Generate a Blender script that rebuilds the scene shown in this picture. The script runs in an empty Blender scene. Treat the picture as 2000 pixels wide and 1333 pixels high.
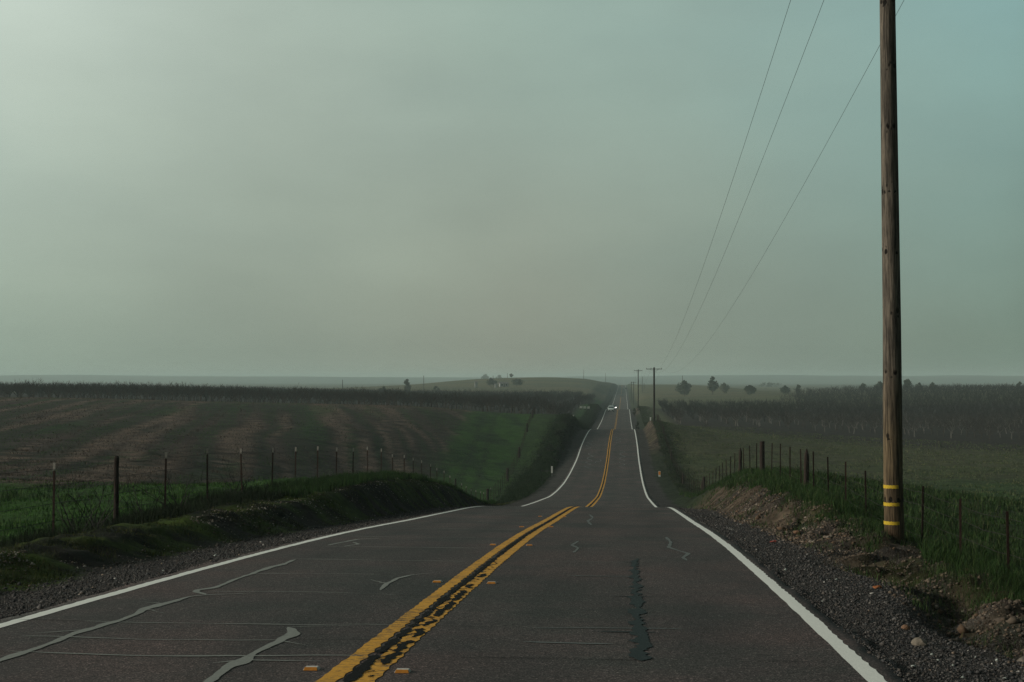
import bpy, math, random
import numpy as np
from mathutils import Vector, Matrix

random.seed(7)
rng = np.random.default_rng(11)
scene = bpy.context.scene
COL = scene.collection

# ------------------------------------------------------------------ camera model
F = 2800.0                       # focal length in photo pixels (2000 wide)
HZ = 742.0                       # horizon row in the photo
TH = math.atan(0.078)            # camera looks a little left of the road axis
CX = 1.82                        # camera stands in the right lane; eye height is z = 0
ST, CT = math.sin(TH), math.cos(TH)

def at_depth(px, d):             # ground position of a photo column at a given depth
    r = (px - 1000.0) / F * d
    return CX + r * CT - d * ST, r * ST + d * CT

# ------------------------------------------------------------------ small maths
def pchip(xs, ys, x):
    xs = np.asarray(xs, float); ys = np.asarray(ys, float)
    h = np.diff(xs); dl = np.diff(ys) / h
    m = np.zeros_like(ys)
    for i in range(1, len(xs) - 1):
        if dl[i-1] * dl[i] > 0:
            w1 = 2*h[i] + h[i-1]; w2 = h[i] + 2*h[i-1]
            m[i] = (w1 + w2) / (w1 / dl[i-1] + w2 / dl[i])
    m[0] = dl[0]; m[-1] = dl[-1]
    x = np.clip(np.asarray(x, float), xs[0], xs[-1])
    i = np.clip(np.searchsorted(xs, x) - 1, 0, len(xs) - 2)
    t = (x - xs[i]) / h[i]
    t2 = t*t; t3 = t2*t
    return (2*t3-3*t2+1)*ys[i] + (t3-2*t2+t)*h[i]*m[i] + (-2*t3+3*t2)*ys[i+1] + (t3-t2)*h[i]*m[i+1]

def hash2(ix, iy, seed):
    n = (ix.astype(np.int64) * 374761393 + iy.astype(np.int64) * 668265263 + seed * 974634541) & 0xffffffff
    n = ((n ^ (n >> 13)) * 1274126177) & 0xffffffff
    n = n ^ (n >> 16)
    return (n & 0xffffff) / float(0xffffff)

def vnoise(x, y, seed=0):
    ix = np.floor(x); iy = np.floor(y)
    fx = x - ix; fy = y - iy
    fx = fx*fx*(3-2*fx); fy = fy*fy*(3-2*fy)
    a = hash2(ix, iy, seed); b = hash2(ix+1, iy, seed)
    c = hash2(ix, iy+1, seed); d = hash2(ix+1, iy+1, seed)
    return (a*(1-fx)+b*fx)*(1-fy) + (c*(1-fx)+d*fx)*fy

def fbm(x, y, seed=0, octs=4):
    s = 0; a = 0.5; t = 0
    for o in range(octs):
        s = s + a*vnoise(x, y, seed + o*17); t += a
        x = x*2.03 + 3.1; y = y*2.03 + 7.7; a *= 0.5
    return s / t

def sstep(a, b, x):
    t = np.clip((x - a) / (b - a), 0, 1)
    return t*t*(3-2*t)

# ------------------------------------------------------------------ road and land profiles
RY = [-80,-30,0,9.5,12.3,15.4,19.7,24.5,28.5,35.5,43,51,57,65,73,80,93,105,118,130,139,160,183,200,218,230,241,265,296,328,377,410,433,460,500,560,640,707,800,889,1080,1270,1470,1520,1600,2000,5600]
RZ = [1.0,-.35,-1.58,-2.0,-2.13,-2.28,-2.5,-2.77,-3.02,-3.5,-4.0,-4.55,-5.05,-5.9,-6.5,-6.98,-7.8,-8.5,-8.98,-9.25,-9.3,-9.1,-8.3,-7.98,-7.85,-8.0,-8.32,-9.3,-10,-10,-9.6,-9.2,-9.05,-9.6,-10.6,-12,-12.2,-11.75,-11.2,-10.5,-9.4,-8.2,-5.9,-5.8,-6.5,-10,-10]
YS = np.unique(np.round(np.concatenate([np.arange(-60,8,1.0), np.arange(8,110,.2), np.arange(110,300,.6),
        np.arange(300,700,2.0), np.arange(700,1600,6.0), np.arange(1600,5601,50.0)]), 3))
ROADZ = pchip(RY, RZ, YS)
def Rz(y): return np.interp(y, YS, ROADZ)

HALF = 3.70
COLS = {
 -3000: ([-60,60,220,270,430,600,1000,1700,5600],[-3,-3,-3,-4,-4.5,-7,-9,-9,-9]),
 -300: ([-60,60,150,220,250,300,430,600,900,1200,1700,5600],[-3,-3,-2.8,-2.6,-3.3,-4.2,-4.2,-6.6,-8,-8.5,-9,-9]),
 -170: ([-60,60,150,220,245,270,300,430,600,900,1100,1400,1700,5600],[-2.8,-3.4,-3.2,-2.5,-3.1,-4.0,-4.3,-4.3,-6.5,-6.5,-4.5,-6,-9,-9]),
 -95: ([-60,30,60,110,160,220,245,270,300,400,600,800,950,1100,1300,1700,5600],[-2.4,-3,-3.7,-4.2,-3.7,-2.9,-3.3,-4.2,-4.7,-6.0,-7.3,-6,-3,1.2,1.0,-8,-9]),
 -60: ([-60,0,30,60,80,110,160,222,245,300,400,600,800,900,1100,1250,1400,1700,5600],[-2.0,-2.5,-3,-4,-4.5,-4.7,-4.3,-3.6,-4.2,-5.8,-7,-7.7,-6,-4,1.6,1.6,-2,-8,-9]),
 -33: ([-60,0,30,60,80,110,160,222,245,300,400,600,700,900,1100,1250,1400,1700,5600],[-1.0,-2.5,-3,-4.3,-5.2,-5.7,-5.1,-4.2,-4.7,-6.4,-7.3,-7.8,-7,-4.2,.8,.8,-2,-8,-9]),
 -18: ([-60,0,30,60,80,100,120,140,180,222,240,300,400,500,600,700,900,1100,1300,1500,1700,2000,5600],[0,-2.3,-3,-4.6,-6.4,-8,-8.6,-8.3,-6.8,-5.3,-5.7,-7.2,-7.6,-7.6,-8,-7.6,-5,-1.5,-2,-4,-7,-10,-10]),
 -7.9: ([-80,0,12,24,33,40,46,55,61,67,73,79,85,90,99,105,118,139,160,183,200,222,235,260,296,330,377,433,470,560,700,889,1100,1300,1470,1600,2000,5600],
        [.6,-2.0,-2.3,-2.75,-2.95,-3.15,-3.4,-3.85,-4.4,-4.9,-5.55,-6.3,-7.1,-7.8,-8.8,-9.3,-9.6,-9.5,-8.9,-7.4,-6.4,-5.75,-5.8,-7.5,-9,-9.3,-8.6,-7.5,-8.8,-10.5,-10.5,-9,-5,-3.5,-4,-6,-10,-10]),
 -6.2: ([-80,0,12,17,25,36,46,54,64,71,80,90,100,118,139,160,183,200,215,235,260,296,330,377,433,470,560,700,889,1100,1300,1470,1600,2000,5600],
        [1.0,-1.75,-2.05,-2.2,-2.52,-3.0,-3.3,-3.85,-4.8,-5.7,-6.95,-7.9,-8.6,-9.15,-9.4,-8.7,-7.2,-6.2,-5.85,-6.3,-8.5,-9.6,-9.6,-8.5,-7.6,-9,-11.2,-11,-9.5,-7,-4.8,-4.5,-6.2,-10,-10]),
 6.3: ([-80,0,10,14,20,27,36,45,55,65,75,85,95,105,118,139,160,183,200,215,230,245,265,296,330,377,433,470,560,700,889,1270,1470,1600,2000,5600],
        [1.0,-1.7,-2.1,-2.35,-2.6,-2.74,-3.0,-3.42,-4.0,-4.8,-5.75,-6.85,-7.8,-8.5,-9.05,-9.4,-9.1,-8.0,-7.0,-6.6,-6.5,-7.2,-8.6,-9.8,-9.9,-9.2,-8.2,-9.3,-11.5,-11.2,-10,-7.5,-4.6,-6.5,-10,-10]),
 7.6: ([-80,0,12,21,27,34,40,49,55,61,67.5,75.8,84.4,99,110,125,139,160,183,200,222,240,265,296,330,400,433,470,560,700,889,1270,1470,1600,2000,5600],
        [.4,-2.3,-2.8,-3.1,-3.2,-3.32,-3.35,-3.5,-3.62,-3.9,-4.4,-5.25,-6.25,-8.0,-8.9,-9.6,-9.8,-9.4,-8.3,-7.2,-6.6,-7.2,-8.6,-9.6,-9.7,-8.8,-8.2,-9,-11,-11,-9.6,-7.2,-4.4,-6.5,-10,-10]),
 15: ([-80,0,20,40,60,80,100,120,140,180,222,260,300,400,560,700,900,1100,1300,1500,1700,2000,5600],[-1,-3,-3.5,-3.9,-4.8,-6.3,-8,-9.2,-9.7,-8.8,-7.9,-8.6,-9.2,-9.2,-10,-9.8,-8,-5.2,-4.6,-5,-8,-10,-10]),
 25: ([-80,0,20,40,60,80,100,140,180,222,260,300,560,700,900,1100,1300,1700,2000,5600],[-1.5,-3.2,-3.8,-4.6,-5.8,-7.2,-8.4,-9.8,-9.4,-8.9,-8.9,-9.2,-9.5,-9.4,-7.8,-5.1,-4.6,-8,-10,-10]),
 40: ([-80,0,20,40,60,100,140,200,250,400,700,900,1100,1300,1700,2000,5600],[-2,-3.4,-4,-5,-6.3,-8.8,-9.9,-9.9,-9.8,-9.4,-9.0,-7.5,-5,-4.6,-8,-10,-10]),
 65: ([-80,40,70,100,150,250,400,560,700,1100,1400,1800,5600],[-2.5,-5.4,-7,-8.6,-10,-10.2,-9.3,-8.8,-8.4,-5.2,-5,-8,-10]),
 110: ([-80,60,100,150,230,330,450,600,700,850,1200,5600],[-3,-6.5,-8.4,-9.8,-10.2,-9.3,-8,-6.4,-6.3,-8,-8.5,-10]),
 200: ([-80,100,200,330,450,600,700,850,1200,5600],[-4,-8,-9.6,-8.4,-7,-5.3,-5.2,-7.5,-9,-10]),
 300: ([-80,100,200,330,450,600,700,850,1200,5600],[-4,-8,-9.6,-8.4,-7,-5.1,-5.0,-7.5,-9,-10]),
 3000: ([-80,100,200,450,600,700,1200,5600],[-5,-8,-9,-8,-7,-7,-9,-10]),
}
XS = np.unique(np.round(np.concatenate([
    [-2.2,-.7,.7,2.2], [s*v for s in (-1,1) for v in (3.5,3.66,3.74)],
    np.concatenate([s*np.arange(3.85,9.4,.125) for s in (-1,1)]),
    np.concatenate([s*np.arange(9.6,26,.5) for s in (-1,1)]),
    -np.arange(26.8,112,.85), np.arange(27.2,70,1.2), np.arange(72,112,2.5),
    np.concatenate([s*np.arange(118,420,9) for s in (-1,1)]),
    np.concatenate([s*np.arange(450,3001,75) for s in (-1,1)])]), 3))

def base_height():
    ck = [-3000,-300,-170,-95,-60,-33,-18,-7.9,-6.2,-5.0,-3.72,-3.6,3.6,3.72,4.9,6.3,7.6,15,25,40,65,110,200,300,3000]
    prof = []
    for k in ck:
        if k in COLS: prof.append(pchip(COLS[k][0], COLS[k][1], YS))
        elif abs(k) > 4.5: prof.append(ROADZ - .09)
        elif abs(k) > 3.65: prof.append(ROADZ - .03)
        else: prof.append(ROADZ - .13)
    P = np.array(prof)                      # columns x rows
    out = np.empty((len(YS), len(XS)))
    ck = np.array(ck, float)
    # monotone cubic across x, vectorised over rows
    h = np.diff(ck)[:, None]; dl = np.diff(P, axis=0) / h
    m = np.zeros_like(P)
    a, b = dl[:-1], dl[1:]
    w1 = 2*h[1:] + h[:-1]; w2 = h[1:] + 2*h[:-1]
    with np.errstate(divide='ignore', invalid='ignore'):
        mm = (w1+w2) / (w1/a + w2/b)
    m[1:-1] = np.where(a*b > 0, mm, 0)
    for j, x in enumerate(XS):
        i = int(np.clip(np.searchsorted(ck, x) - 1, 0, len(ck)-2))
        t = (x - ck[i]) / h[i, 0]; t2 = t*t; t3 = t2*t
        out[:, j] = (2*t3-3*t2+1)*P[i] + (t3-2*t2+t)*h[i,0]*m[i] + (-2*t3+3*t2)*P[i+1] + (t3-t2)*h[i,0]*m[i+1]
    return out

GX, GY = np.meshgrid(XS, YS)
GZ = base_height()
off = np.abs(GX)
bank = sstep(5.1, 5.8, off) * (1 - sstep(8.6, 11, off))
field = sstep(8, 11, off)
nearf = 1 - sstep(60, 400, GY)
GZ += sstep(3.8, 4.3, off) * (fbm(GX*3, GY*3, 5) - .5) * .05 * (1 - sstep(60, 130, GY))
GZ += bank * ((fbm(GX*.9, GY*.9, 21) - .5) * np.where(GX < 0, .15, .34) + (fbm(GX*3.2, GY*3.2, 22) - .5) * .16 + (fbm(GX*7, GY*5, 23, 2) - .5) * np.where(GX < 0, .10, .05))
# the eroded cut: gullies running down the right hand bank
gul = np.abs(fbm(GX*.55 + GY*.35, GY*1.25 - GX*.5, 31, 4) - .5) * 2
GZ += -(1 - sstep(0.0, .22, gul)) * .24 * sstep(5.0, 5.5, GX) * (1 - sstep(6.4, 6.9, GX)) * (1 - sstep(62, 80, GY))
# washed out ditch beside the near shoulder on the right
dit = np.exp(-((GX - 5.35 - .35*np.sin(GY*.8)) / .34)**2) * (1 - sstep(17, 25, GY))
GZ += -dit * (.14 + .12 * fbm(GX*2, GY*2, 41))
GZ += field * ((fbm(GX*.35, GY*.35, 51) - .5) * .5 * nearf + (fbm(GX*1.4, GY*1.4, 52) - .5) * .16 * nearf + (fbm(GX*.02, GY*.02, 53) - .5) * .8 * sstep(300, 700, GY))
# long low ridges at the horizon
ridge = sstep(3300, 4900, GY)
GZ += ridge * (20.5 + 15*(fbm(GX*.0016+5, GY*.0006, 61, 3) - .5) + 5*(fbm(GX*.007, GY*.002, 62, 3) - .5))

def H(x, y):
    x = np.asarray(x, float); y = np.asarray(y, float)
    i = np.clip(np.searchsorted(XS, x) - 1, 0, len(XS)-2); j = np.clip(np.searchsorted(YS, y) - 1, 0, len(YS)-2)
    tx = np.clip((x - XS[i]) / (XS[i+1]-XS[i]), 0, 1); ty = np.clip((y - YS[j]) / (YS[j+1]-YS[j]), 0, 1)
    return (GZ[j,i]*(1-tx)+GZ[j,i+1]*tx)*(1-ty) + (GZ[j+1,i]*(1-tx)+GZ[j+1,i+1]*tx)*ty

def road_pt(px, py):             # photo pixel -> point of the road surface
    lo, hi = 5.0, 57.0
    for _ in range(60):
        m = (lo + hi) / 2
        x, y = at_depth(px, m)
        if -Rz(y) * F / m > py - HZ: lo = m
        else: hi = m
    return at_depth(px, lo)

# ------------------------------------------------------------------ materials
def new_mat(name):
    m = bpy.data.materials.new(name); m.use_nodes = True
    nt = m.node_tree; nt.nodes.clear()
    out = nt.nodes.new('ShaderNodeOutputMaterial')
    b = nt.nodes.new('ShaderNodeBsdfPrincipled')
    nt.links.new(b.outputs[0], out.inputs[0])
    return m, nt, b

def N(nt, t, **kw):
    n = nt.nodes.new(t)
    for k, v in kw.items(): setattr(n, k, v)
    return n

def mathn(nt, op, a, b=None, clamp=False):
    n = N(nt, 'ShaderNodeMath', operation=op, use_clamp=clamp)
    for i, v in enumerate((a, b)):
        if v is None: continue
        if isinstance(v, (int, float)): n.inputs[i].default_value = v
        else: nt.links.new(v, n.inputs[i])
    return n.outputs[0]

def noise(nt, vec, scale, detail=4, rough=.55):
    n = N(nt, 'ShaderNodeTexNoise')
    n.inputs['Scale'].default_value = scale; n.inputs['Detail'].default_value = detail; n.inputs['Roughness'].default_value = rough
    if vec is not None: nt.links.new(vec, n.inputs['Vector'])
    return n.outputs['Fac']

def ramp(nt, fac, stops):
    r = N(nt, 'ShaderNodeValToRGB'); e = r.color_ramp.elements
    while len(e) < len(stops): e.new(.5)
    for el, (p, c) in zip(e, stops):
        el.position = p; el.color = (*c, 1) if len(c) == 3 else c
    nt.links.new(fac, r.inputs[0])
    return r.outputs[0]

def mixc(nt, fac, a, b, mode='MIX'):
    n = N(nt, 'ShaderNodeMix', data_type='RGBA', blend_type=mode)
    n.clamp_factor = True
    for sock, v in ((n.inputs[0], fac), (n.inputs[6], a), (n.inputs[7], b)):
        if isinstance(v, (int, float)): sock.default_value = v
        elif isinstance(v, tuple): sock.default_value = (*v, 1)
        else: nt.links.new(v, sock)
    return n.outputs[2]

def objvec(nt, scale=(1,1,1)):
    t = N(nt, 'ShaderNodeTexCoord'); mp = N(nt, 'ShaderNodeMapping')
    mp.inputs['Scale'].default_value = scale
    nt.links.new(t.outputs['Object'], mp.inputs[0])
    return mp.outputs[0]

def bump(nt, b, h, strength, dist=.02):
    n = N(nt, 'ShaderNodeBump'); n.inputs['Strength'].default_value = strength; n.inputs['Distance'].default_value = dist
    nt.links.new(h, n.inputs['Height']); nt.links.new(n.outputs[0], b.inputs['Normal'])

def simple(name, c1, c2, scale=6, rough=.8, spec=.3, stretch=(1,1,1), metallic=0, bumpk=0):
    m, nt, b = new_mat(name)
    v = objvec(nt, stretch); f = noise(nt, v, scale, 5)
    nt.links.new(ramp(nt, f, [(.3, c1), (.7, c2)]), b.inputs['Base Color'])
    b.inputs['Roughness'].default_value = rough; b.inputs['Specular IOR Level'].default_value = spec
    b.inputs['Metallic'].default_value = metallic
    if bumpk: bump(nt, b, f, bumpk)
    return m

def tint_mat(name, rough=.85, spec=.15, scale=0, amp=.5):
    m, nt, b = new_mat(name)
    a = N(nt, 'ShaderNodeAttribute', attribute_name='tint')
    c = a.outputs['Color']
    if scale:
        f = noise(nt, objvec(nt), scale, 4)
        c = mixc(nt, 1.0, c, ramp(nt, f, [(.25, (1-amp,)*3), (.75, (1+amp,)*3)]), 'MULTIPLY')
    nt.links.new(c, b.inputs['Base Color'])
    b.inputs['Roughness'].default_value = rough; b.inputs['Specular IOR Level'].default_value = spec
    return m

def mat_ground():
    m, nt, b = new_mat('ground_soil_and_turf')
    a = N(nt, 'ShaderNodeAttribute', attribute_name='tint')
    s = N(nt, 'ShaderNodeAttribute', attribute_name='stony')
    v = objvec(nt)
    n1 = noise(nt, v, 5.0, 6, .65); n2 = noise(nt, v, .6, 5, .6)
    f = mathn(nt, 'MULTIPLY', ramp(nt, n1, [(.25, (.35,)*3), (.75, (1.65,)*3)]), ramp(nt, n2, [(.3, (.55,)*3), (.7, (1.45,)*3)]))
    soil = mixc(nt, 1.0, a.outputs['Color'], f, 'MULTIPLY')
    vo = N(nt, 'ShaderNodeTexVoronoi'); vo.inputs['Scale'].default_value = 42
    nt.links.new(v, vo.inputs['Vector'])
    vd = N(nt, 'ShaderNodeTexVoronoi'); vd.inputs['Scale'].default_value = 42; vd.feature = 'DISTANCE_TO_EDGE'
    nt.links.new(v, vd.inputs['Vector'])
    sep = N(nt, 'ShaderNodeSeparateColor'); nt.links.new(vo.outputs['Color'], sep.inputs[0])
    st = ramp(nt, sep.outputs[0], [(0, (.028,.027,.027)), (.5, (.065,.062,.06)), (.85, (.10,.092,.086)), (1, (.22,.2,.18))])
    edge = ramp(nt, vd.outputs['Distance'], [(0, (.25,)*3), (.12, (1,)*3)])
    st = mixc(nt, 1.0, st, edge, 'MULTIPLY')
    st = mixc(nt, 1.0, st, ramp(nt, n2, [(.3, (.75,)*3), (.7, (1.2,)*3)]), 'MULTIPLY')
    c = mixc(nt, s.outputs['Fac'], soil, st)
    nt.links.new(c, b.inputs['Base Color'])
    b.inputs['Roughness'].default_value = .95; b.inputs['Specular IOR Level'].default_value = .1
    h = mathn(nt, 'ADD', mathn(nt, 'MULTIPLY', n1, 1.0), mathn(nt, 'MULTIPLY', mathn(nt, 'MINIMUM', vd.outputs['Distance'], .2), s.outputs['Fac']))
    bump(nt, b, h, .8, .06)
    return m

def mat_asphalt():
    m, nt, b = new_mat('worn_asphalt')
    v = objvec(nt)
    fine = noise(nt, v, 70, 2, .6); mid = noise(nt, v, 24, 3, .75)
    big = noise(nt, objvec(nt, (1, .22, 1)), .9, 5, .6); patch = noise(nt, v, .35, 5, .65)
    c = ramp(nt, fine, [(.28, (.012,.0108,.010)), (.46, (.040,.0355,.0335)), (.58, (.066,.058,.055)), (.74, (.25,.225,.21))])
    c = mixc(nt, 1.0, c, ramp(nt, mid, [(.28, (.45,)*3), (.5, (.98,)*3), (.72, (1.75,)*3)]), 'MULTIPLY')
    c = mixc(nt, 1.0, c, ramp(nt, big, [(.3, (.80,.79,.80)), (.7, (1.40,1.28,1.27))]), 'MULTIPLY')
    c = mixc(nt, 1.0, c, ramp(nt, patch, [(.36, (.68,.84,.80)), (.5, (1,1,1)), (.64, (1.25,1.08,1.06))]), 'MULTIPLY')
    # polished wheel tracks, and grime between them
    sx = N(nt, 'ShaderNodeSeparateXYZ'); t = N(nt, 'ShaderNodeTexCoord'); nt.links.new(t.outputs['Object'], sx.inputs[0])
    ax = mathn(nt, 'ABSOLUTE', sx.outputs[0])
    q = mathn(nt, 'ABSOLUTE', mathn(nt, 'SUBTRACT', mathn(nt, 'ABSOLUTE', mathn(nt, 'SUBTRACT', ax, 1.8)), .8))
    c = mixc(nt, 1.0, c, ramp(nt, q, [(0, (.88,.9,.9)), (.45, (1.04,1.02,1.02))]), 'MULTIPLY')
    nt.links.new(c, b.inputs['Base Color'])
    b.inputs['Roughness'].default_value = .82; b.inputs['Specular IOR Level'].default_value = .22
    bump(nt, b, mathn(nt, 'ADD', fine, mid), .55, .012)
    return m

def mat_paint(name, c1, c2, wear=(.04,.038,.036), amount=.36):
    m, nt, b = new_mat(name)
    v = objvec(nt)
    f = noise(nt, v, 30, 5, .7); g = noise(nt, objvec(nt, (.4, 1.4, 1)), 26, 4, .75); h = noise(nt, v, 1.2, 3)
    c = ramp(nt, f, [(.3, c1), (.7, c2)])
    w = mathn(nt, 'ADD', g, mathn(nt, 'MULTIPLY', mathn(nt, 'SUBTRACT', h, .5), .25))
    k = ramp(nt, w, [(amount-.05, (1,)*3), (amount+.03, (0,)*3)])
    nt.links.new(mixc(nt, k, c, wear), b.inputs['Base Color'])
    b.inputs['Roughness'].default_value = .75; b.inputs['Specular IOR Level'].default_value = .25
    bump(nt, b, f, .3, .01)
    return m

def mat_wood_pole():
    m, nt, b = new_mat('weathered_pole_wood')
    v = objvec(nt, (14, 14, .8)); f = noise(nt, v, 2.2, 8, .7)
    c = ramp(nt, f, [(.32, (.020,.017,.014)), (.47, (.10,.086,.07)), (.6, (.20,.17,.136)), (.8, (.35,.30,.24))])
    p = noise(nt, objvec(nt, (3, 3, .7)), 1.6, 4)
    c = mixc(nt, 1.0, c, ramp(nt, p, [(.35, (.55,.55,.55)), (.65, (1.2,1.18,1.14))]), 'MULTIPLY')
    ck = noise(nt, objvec(nt, (26, 26, .55)), 1.5, 3, .5)                 # drying splits along the grain
    c = mixc(nt, ramp(nt, ck, [(.30, (1,)*3), (.37, (0,)*3)]), c, (.012,.010,.008))
    vo = N(nt, 'ShaderNodeTexVoronoi'); vo.inputs['Scale'].default_value = 1.0
    nt.links.new(objvec(nt, (13, 13, 8)), vo.inputs['Vector'])
    sp = N(nt, 'ShaderNodeSeparateXYZ'); nt.links.new(objvec(nt), sp.inputs[0])
    wz = mathn(nt, 'FRACT', mathn(nt, 'ADD', mathn(nt, 'MULTIPLY', sp.outputs[2], .93), mathn(nt, 'MULTIPLY', noise(nt, objvec(nt), 2.2, 2), .35)))
    whorl = ramp(nt, wz, [(0, (1,)*3), (.10, (1,)*3), (.16, (0,)*3)])   # knots sit in whorls up the trunk
    kn = mathn(nt, 'MULTIPLY', ramp(nt, vo.outputs['Distance'], [(.33, (1,)*3), (.46, (0,)*3)]), whorl)
    c = mixc(nt, kn, c, (.010,.008,.006))
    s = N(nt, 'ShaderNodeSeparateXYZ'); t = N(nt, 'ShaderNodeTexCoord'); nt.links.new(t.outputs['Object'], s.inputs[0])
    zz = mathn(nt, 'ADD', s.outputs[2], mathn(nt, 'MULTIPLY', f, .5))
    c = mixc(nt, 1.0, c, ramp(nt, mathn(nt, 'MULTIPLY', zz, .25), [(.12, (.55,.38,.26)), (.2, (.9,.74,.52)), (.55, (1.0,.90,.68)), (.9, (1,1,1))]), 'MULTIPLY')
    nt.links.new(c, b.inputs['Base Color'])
    b.inputs['Roughness'].default_value = .85; b.inputs['Specular IOR Level'].default_value = .2
    bump(nt, b, mathn(nt, 'SUBTRACT', f, mathn(nt, 'MULTIPLY', kn, .5)), .9, .03)
    return m

M = {}
M['ground'] = mat_ground()
M['asphalt'] = mat_asphalt()
M['white'] = mat_paint('white_road_paint', (.74,.77,.71), (.84,.86,.80), amount=.25)
M['yellow'] = mat_paint('yellow_road_paint', (.56,.27,.018), (.72,.37,.03), (.05,.04,.03), amount=.44)
M['seal_black'] = simple('black_crack_sealant', (.005,.006,.006), (.011,.013,.012), 30, .95, .08)
M['seal_grey'] = mat_paint('sky_sheen_crack_sealant', (.17,.185,.165), (.25,.265,.24), (.06,.056,.052), .37)  # sky reflection off black tar, painted in as a pale base colour
M['seal_faint'] = mat_paint('faint_sheen_crack_sealant', (.095,.115,.11), (.15,.17,.16), (.05,.045,.042), .42)  # weaker sky sheen on the tar, put into the base colour
M['seal_dark'] = mat_paint('fresh_crack_sealant', (.003,.011,.012), (.008,.021,.022), (.035,.033,.031), .31)
M['crack'] = simple('open_crack', (.010,.010,.010), (.02,.019,.018), 20, .95, .1)
M['grass'] = tint_mat('grass_blades')
M['stone'] = tint_mat('loose_stones', .9, .2, 30, .3)
M['pole'] = mat_wood_pole()
M['arm'] = simple('crossarm_timber', (.06,.05,.04), (.13,.11,.085), 4, .9, .2, (1, 8, 8))
M['porcelain'] = simple('brown_glazed_porcelain', (.05,.035,.03), (.08,.055,.045), 6, .3, .5)
M['tape'] = mat_paint('yellow_reflective_tape', (.44,.30,.02), (.60,.42,.03), (.16,.11,.04), .36)
M['wire'] = simple('dull_metal_wire', (.035,.04,.04), (.06,.065,.065), 6, .6, .4)
M['barb'] = simple('rusty_fence_wire', (.010,.009,.008), (.022,.018,.015), 12, .8, .3)
M['steel'] = simple('rusty_steel_post', (.016,.010,.008), (.045,.023,.015), 9, .85, .2, (1,1,.4))
M['tip'] = simple('white_post_tip', (.24,.225,.195), (.34,.32,.285), 20, .7, .3)
M['oldwood'] = simple('old_fence_timber', (.014,.011,.009), (.042,.029,.022), 5, .9, .2, (6,6,.6), bumpk=.6)
M['bark'] = simple('pale_orchard_bark', (.095,.09,.08), (.175,.165,.145), 9, .9, .1)
M['bark_dark'] = simple('dark_orchard_bark', (.04,.035,.03), (.075,.065,.055), 9, .9, .1)
M['twig'] = simple('bare_orchard_twigs', (.022,.021,.020), (.06,.053,.047), 1.7, .95, .1)
M['twig_far'] = simple('dense_orchard_twigs', (.018,.019,.019), (.040,.038,.035), .5, .95, .1)
M['trunk'] = simple('dark_tree_bark', (.05,.04,.03), (.10,.08,.06), 5, .9, .1)
M['leaf'] = tint_mat('tree_leaves', .8, .2)
M['amber'] = simple('amber_reflector', (.40,.15,.015), (.52,.21,.02), 30, .35, .5)
M['ceramic'] = simple('cream_marker_body', (.45,.42,.36), (.60,.57,.50), 25, .5, .4)
M['panel_white'] = simple('white_marker_plastic', (.62,.63,.58), (.74,.75,.70), 12, .6, .3)
M['panel_orange'] = simple('orange_reflector_sheet', (.70,.24,.02), (.85,.32,.03), 20, .5, .4)
M['galv'] = simple('galvanised_post', (.13,.13,.12), (.22,.22,.2), 12, .6, .4)
M['car_silver'] = simple('silver_green_car_paint', (.70,.82,.77), (.78,.88,.84), 2, .3, .6)
M['car_black'] = simple('black_car_paint', (.012,.013,.014), (.02,.021,.022), 2, .3, .5)
M['car_grey'] = simple('grey_car_paint', (.05,.052,.055), (.07,.072,.075), 2, .3, .5)
M['glass'] = simple('dark_car_glass', (.06,.085,.085), (.09,.12,.12), 2, .15, .5)
M['rubber'] = simple('tyre_rubber', (.012,.012,.012), (.022,.022,.022), 20, .9, .2)
M['alloy'] = simple('alloy_wheel', (.3,.3,.3), (.42,.42,.42), 10, .4, .5, metallic=.8)
M['trim'] = simple('black_plastic_trim', (.014,.014,.014), (.025,.025,.025), 10, .6, .3)
M['tail'] = simple('red_tail_lens', (.25,.01,.008), (.35,.015,.01), 10, .3, .5)
M['plate'] = simple('number_plate', (.5,.5,.48), (.6,.6,.58), 10, .5, .3)
M['house'] = simple('white_boards', (.28,.29,.29), (.36,.37,.37), 2, .7, .3)
M['roof'] = simple('grey_shingles', (.10,.095,.09), (.16,.15,.14), 3, .9, .2)
M['red_scrap'] = simple('faded_red_scrap', (.24,.045,.03), (.33,.07,.045), 14, .7, .3)
M['orange_scrap'] = simple('dry_orange_leaf', (.24,.085,.03), (.33,.12,.04), 14, .8, .2)
def mat_lamp():
    m, nt, b = new_mat('lit_headlamp')
    f = noise(nt, objvec(nt), 6, 2)
    nt.links.new(ramp(nt, f, [(.3, (.95,.93,.85)), (.7, (1,.98,.92))]), b.inputs['Emission Color'])
    b.inputs['Base Color'].default_value = (.8,.8,.78,1); b.inputs['Emission Strength'].default_value = 4
    return m
M['lamp'] = mat_lamp()

# ------------------------------------------------------------------ object helpers
def tag(o, label=None, cat=None, group=None, kind=None):
    if label: o['label'] = label
    if cat: o['category'] = cat
    if group: o['group'] = group
    if kind: o['kind'] = kind
    return o

def thing(name, label, cat, loc=(0,0,0), rz=0, group=None):
    o = bpy.data.objects.new(name, None); COL.objects.link(o)
    o.location = loc; o.rotation_euler = (0,0,rz); o.empty_display_size = .2
    return tag(o, label, cat, group)

def link(name, me, parent=None, loc=(0,0,0)):
    o = bpy.data.objects.new(name, me); COL.objects.link(o); o.location = loc
    if parent is not None: o.parent = parent
    return o

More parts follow.
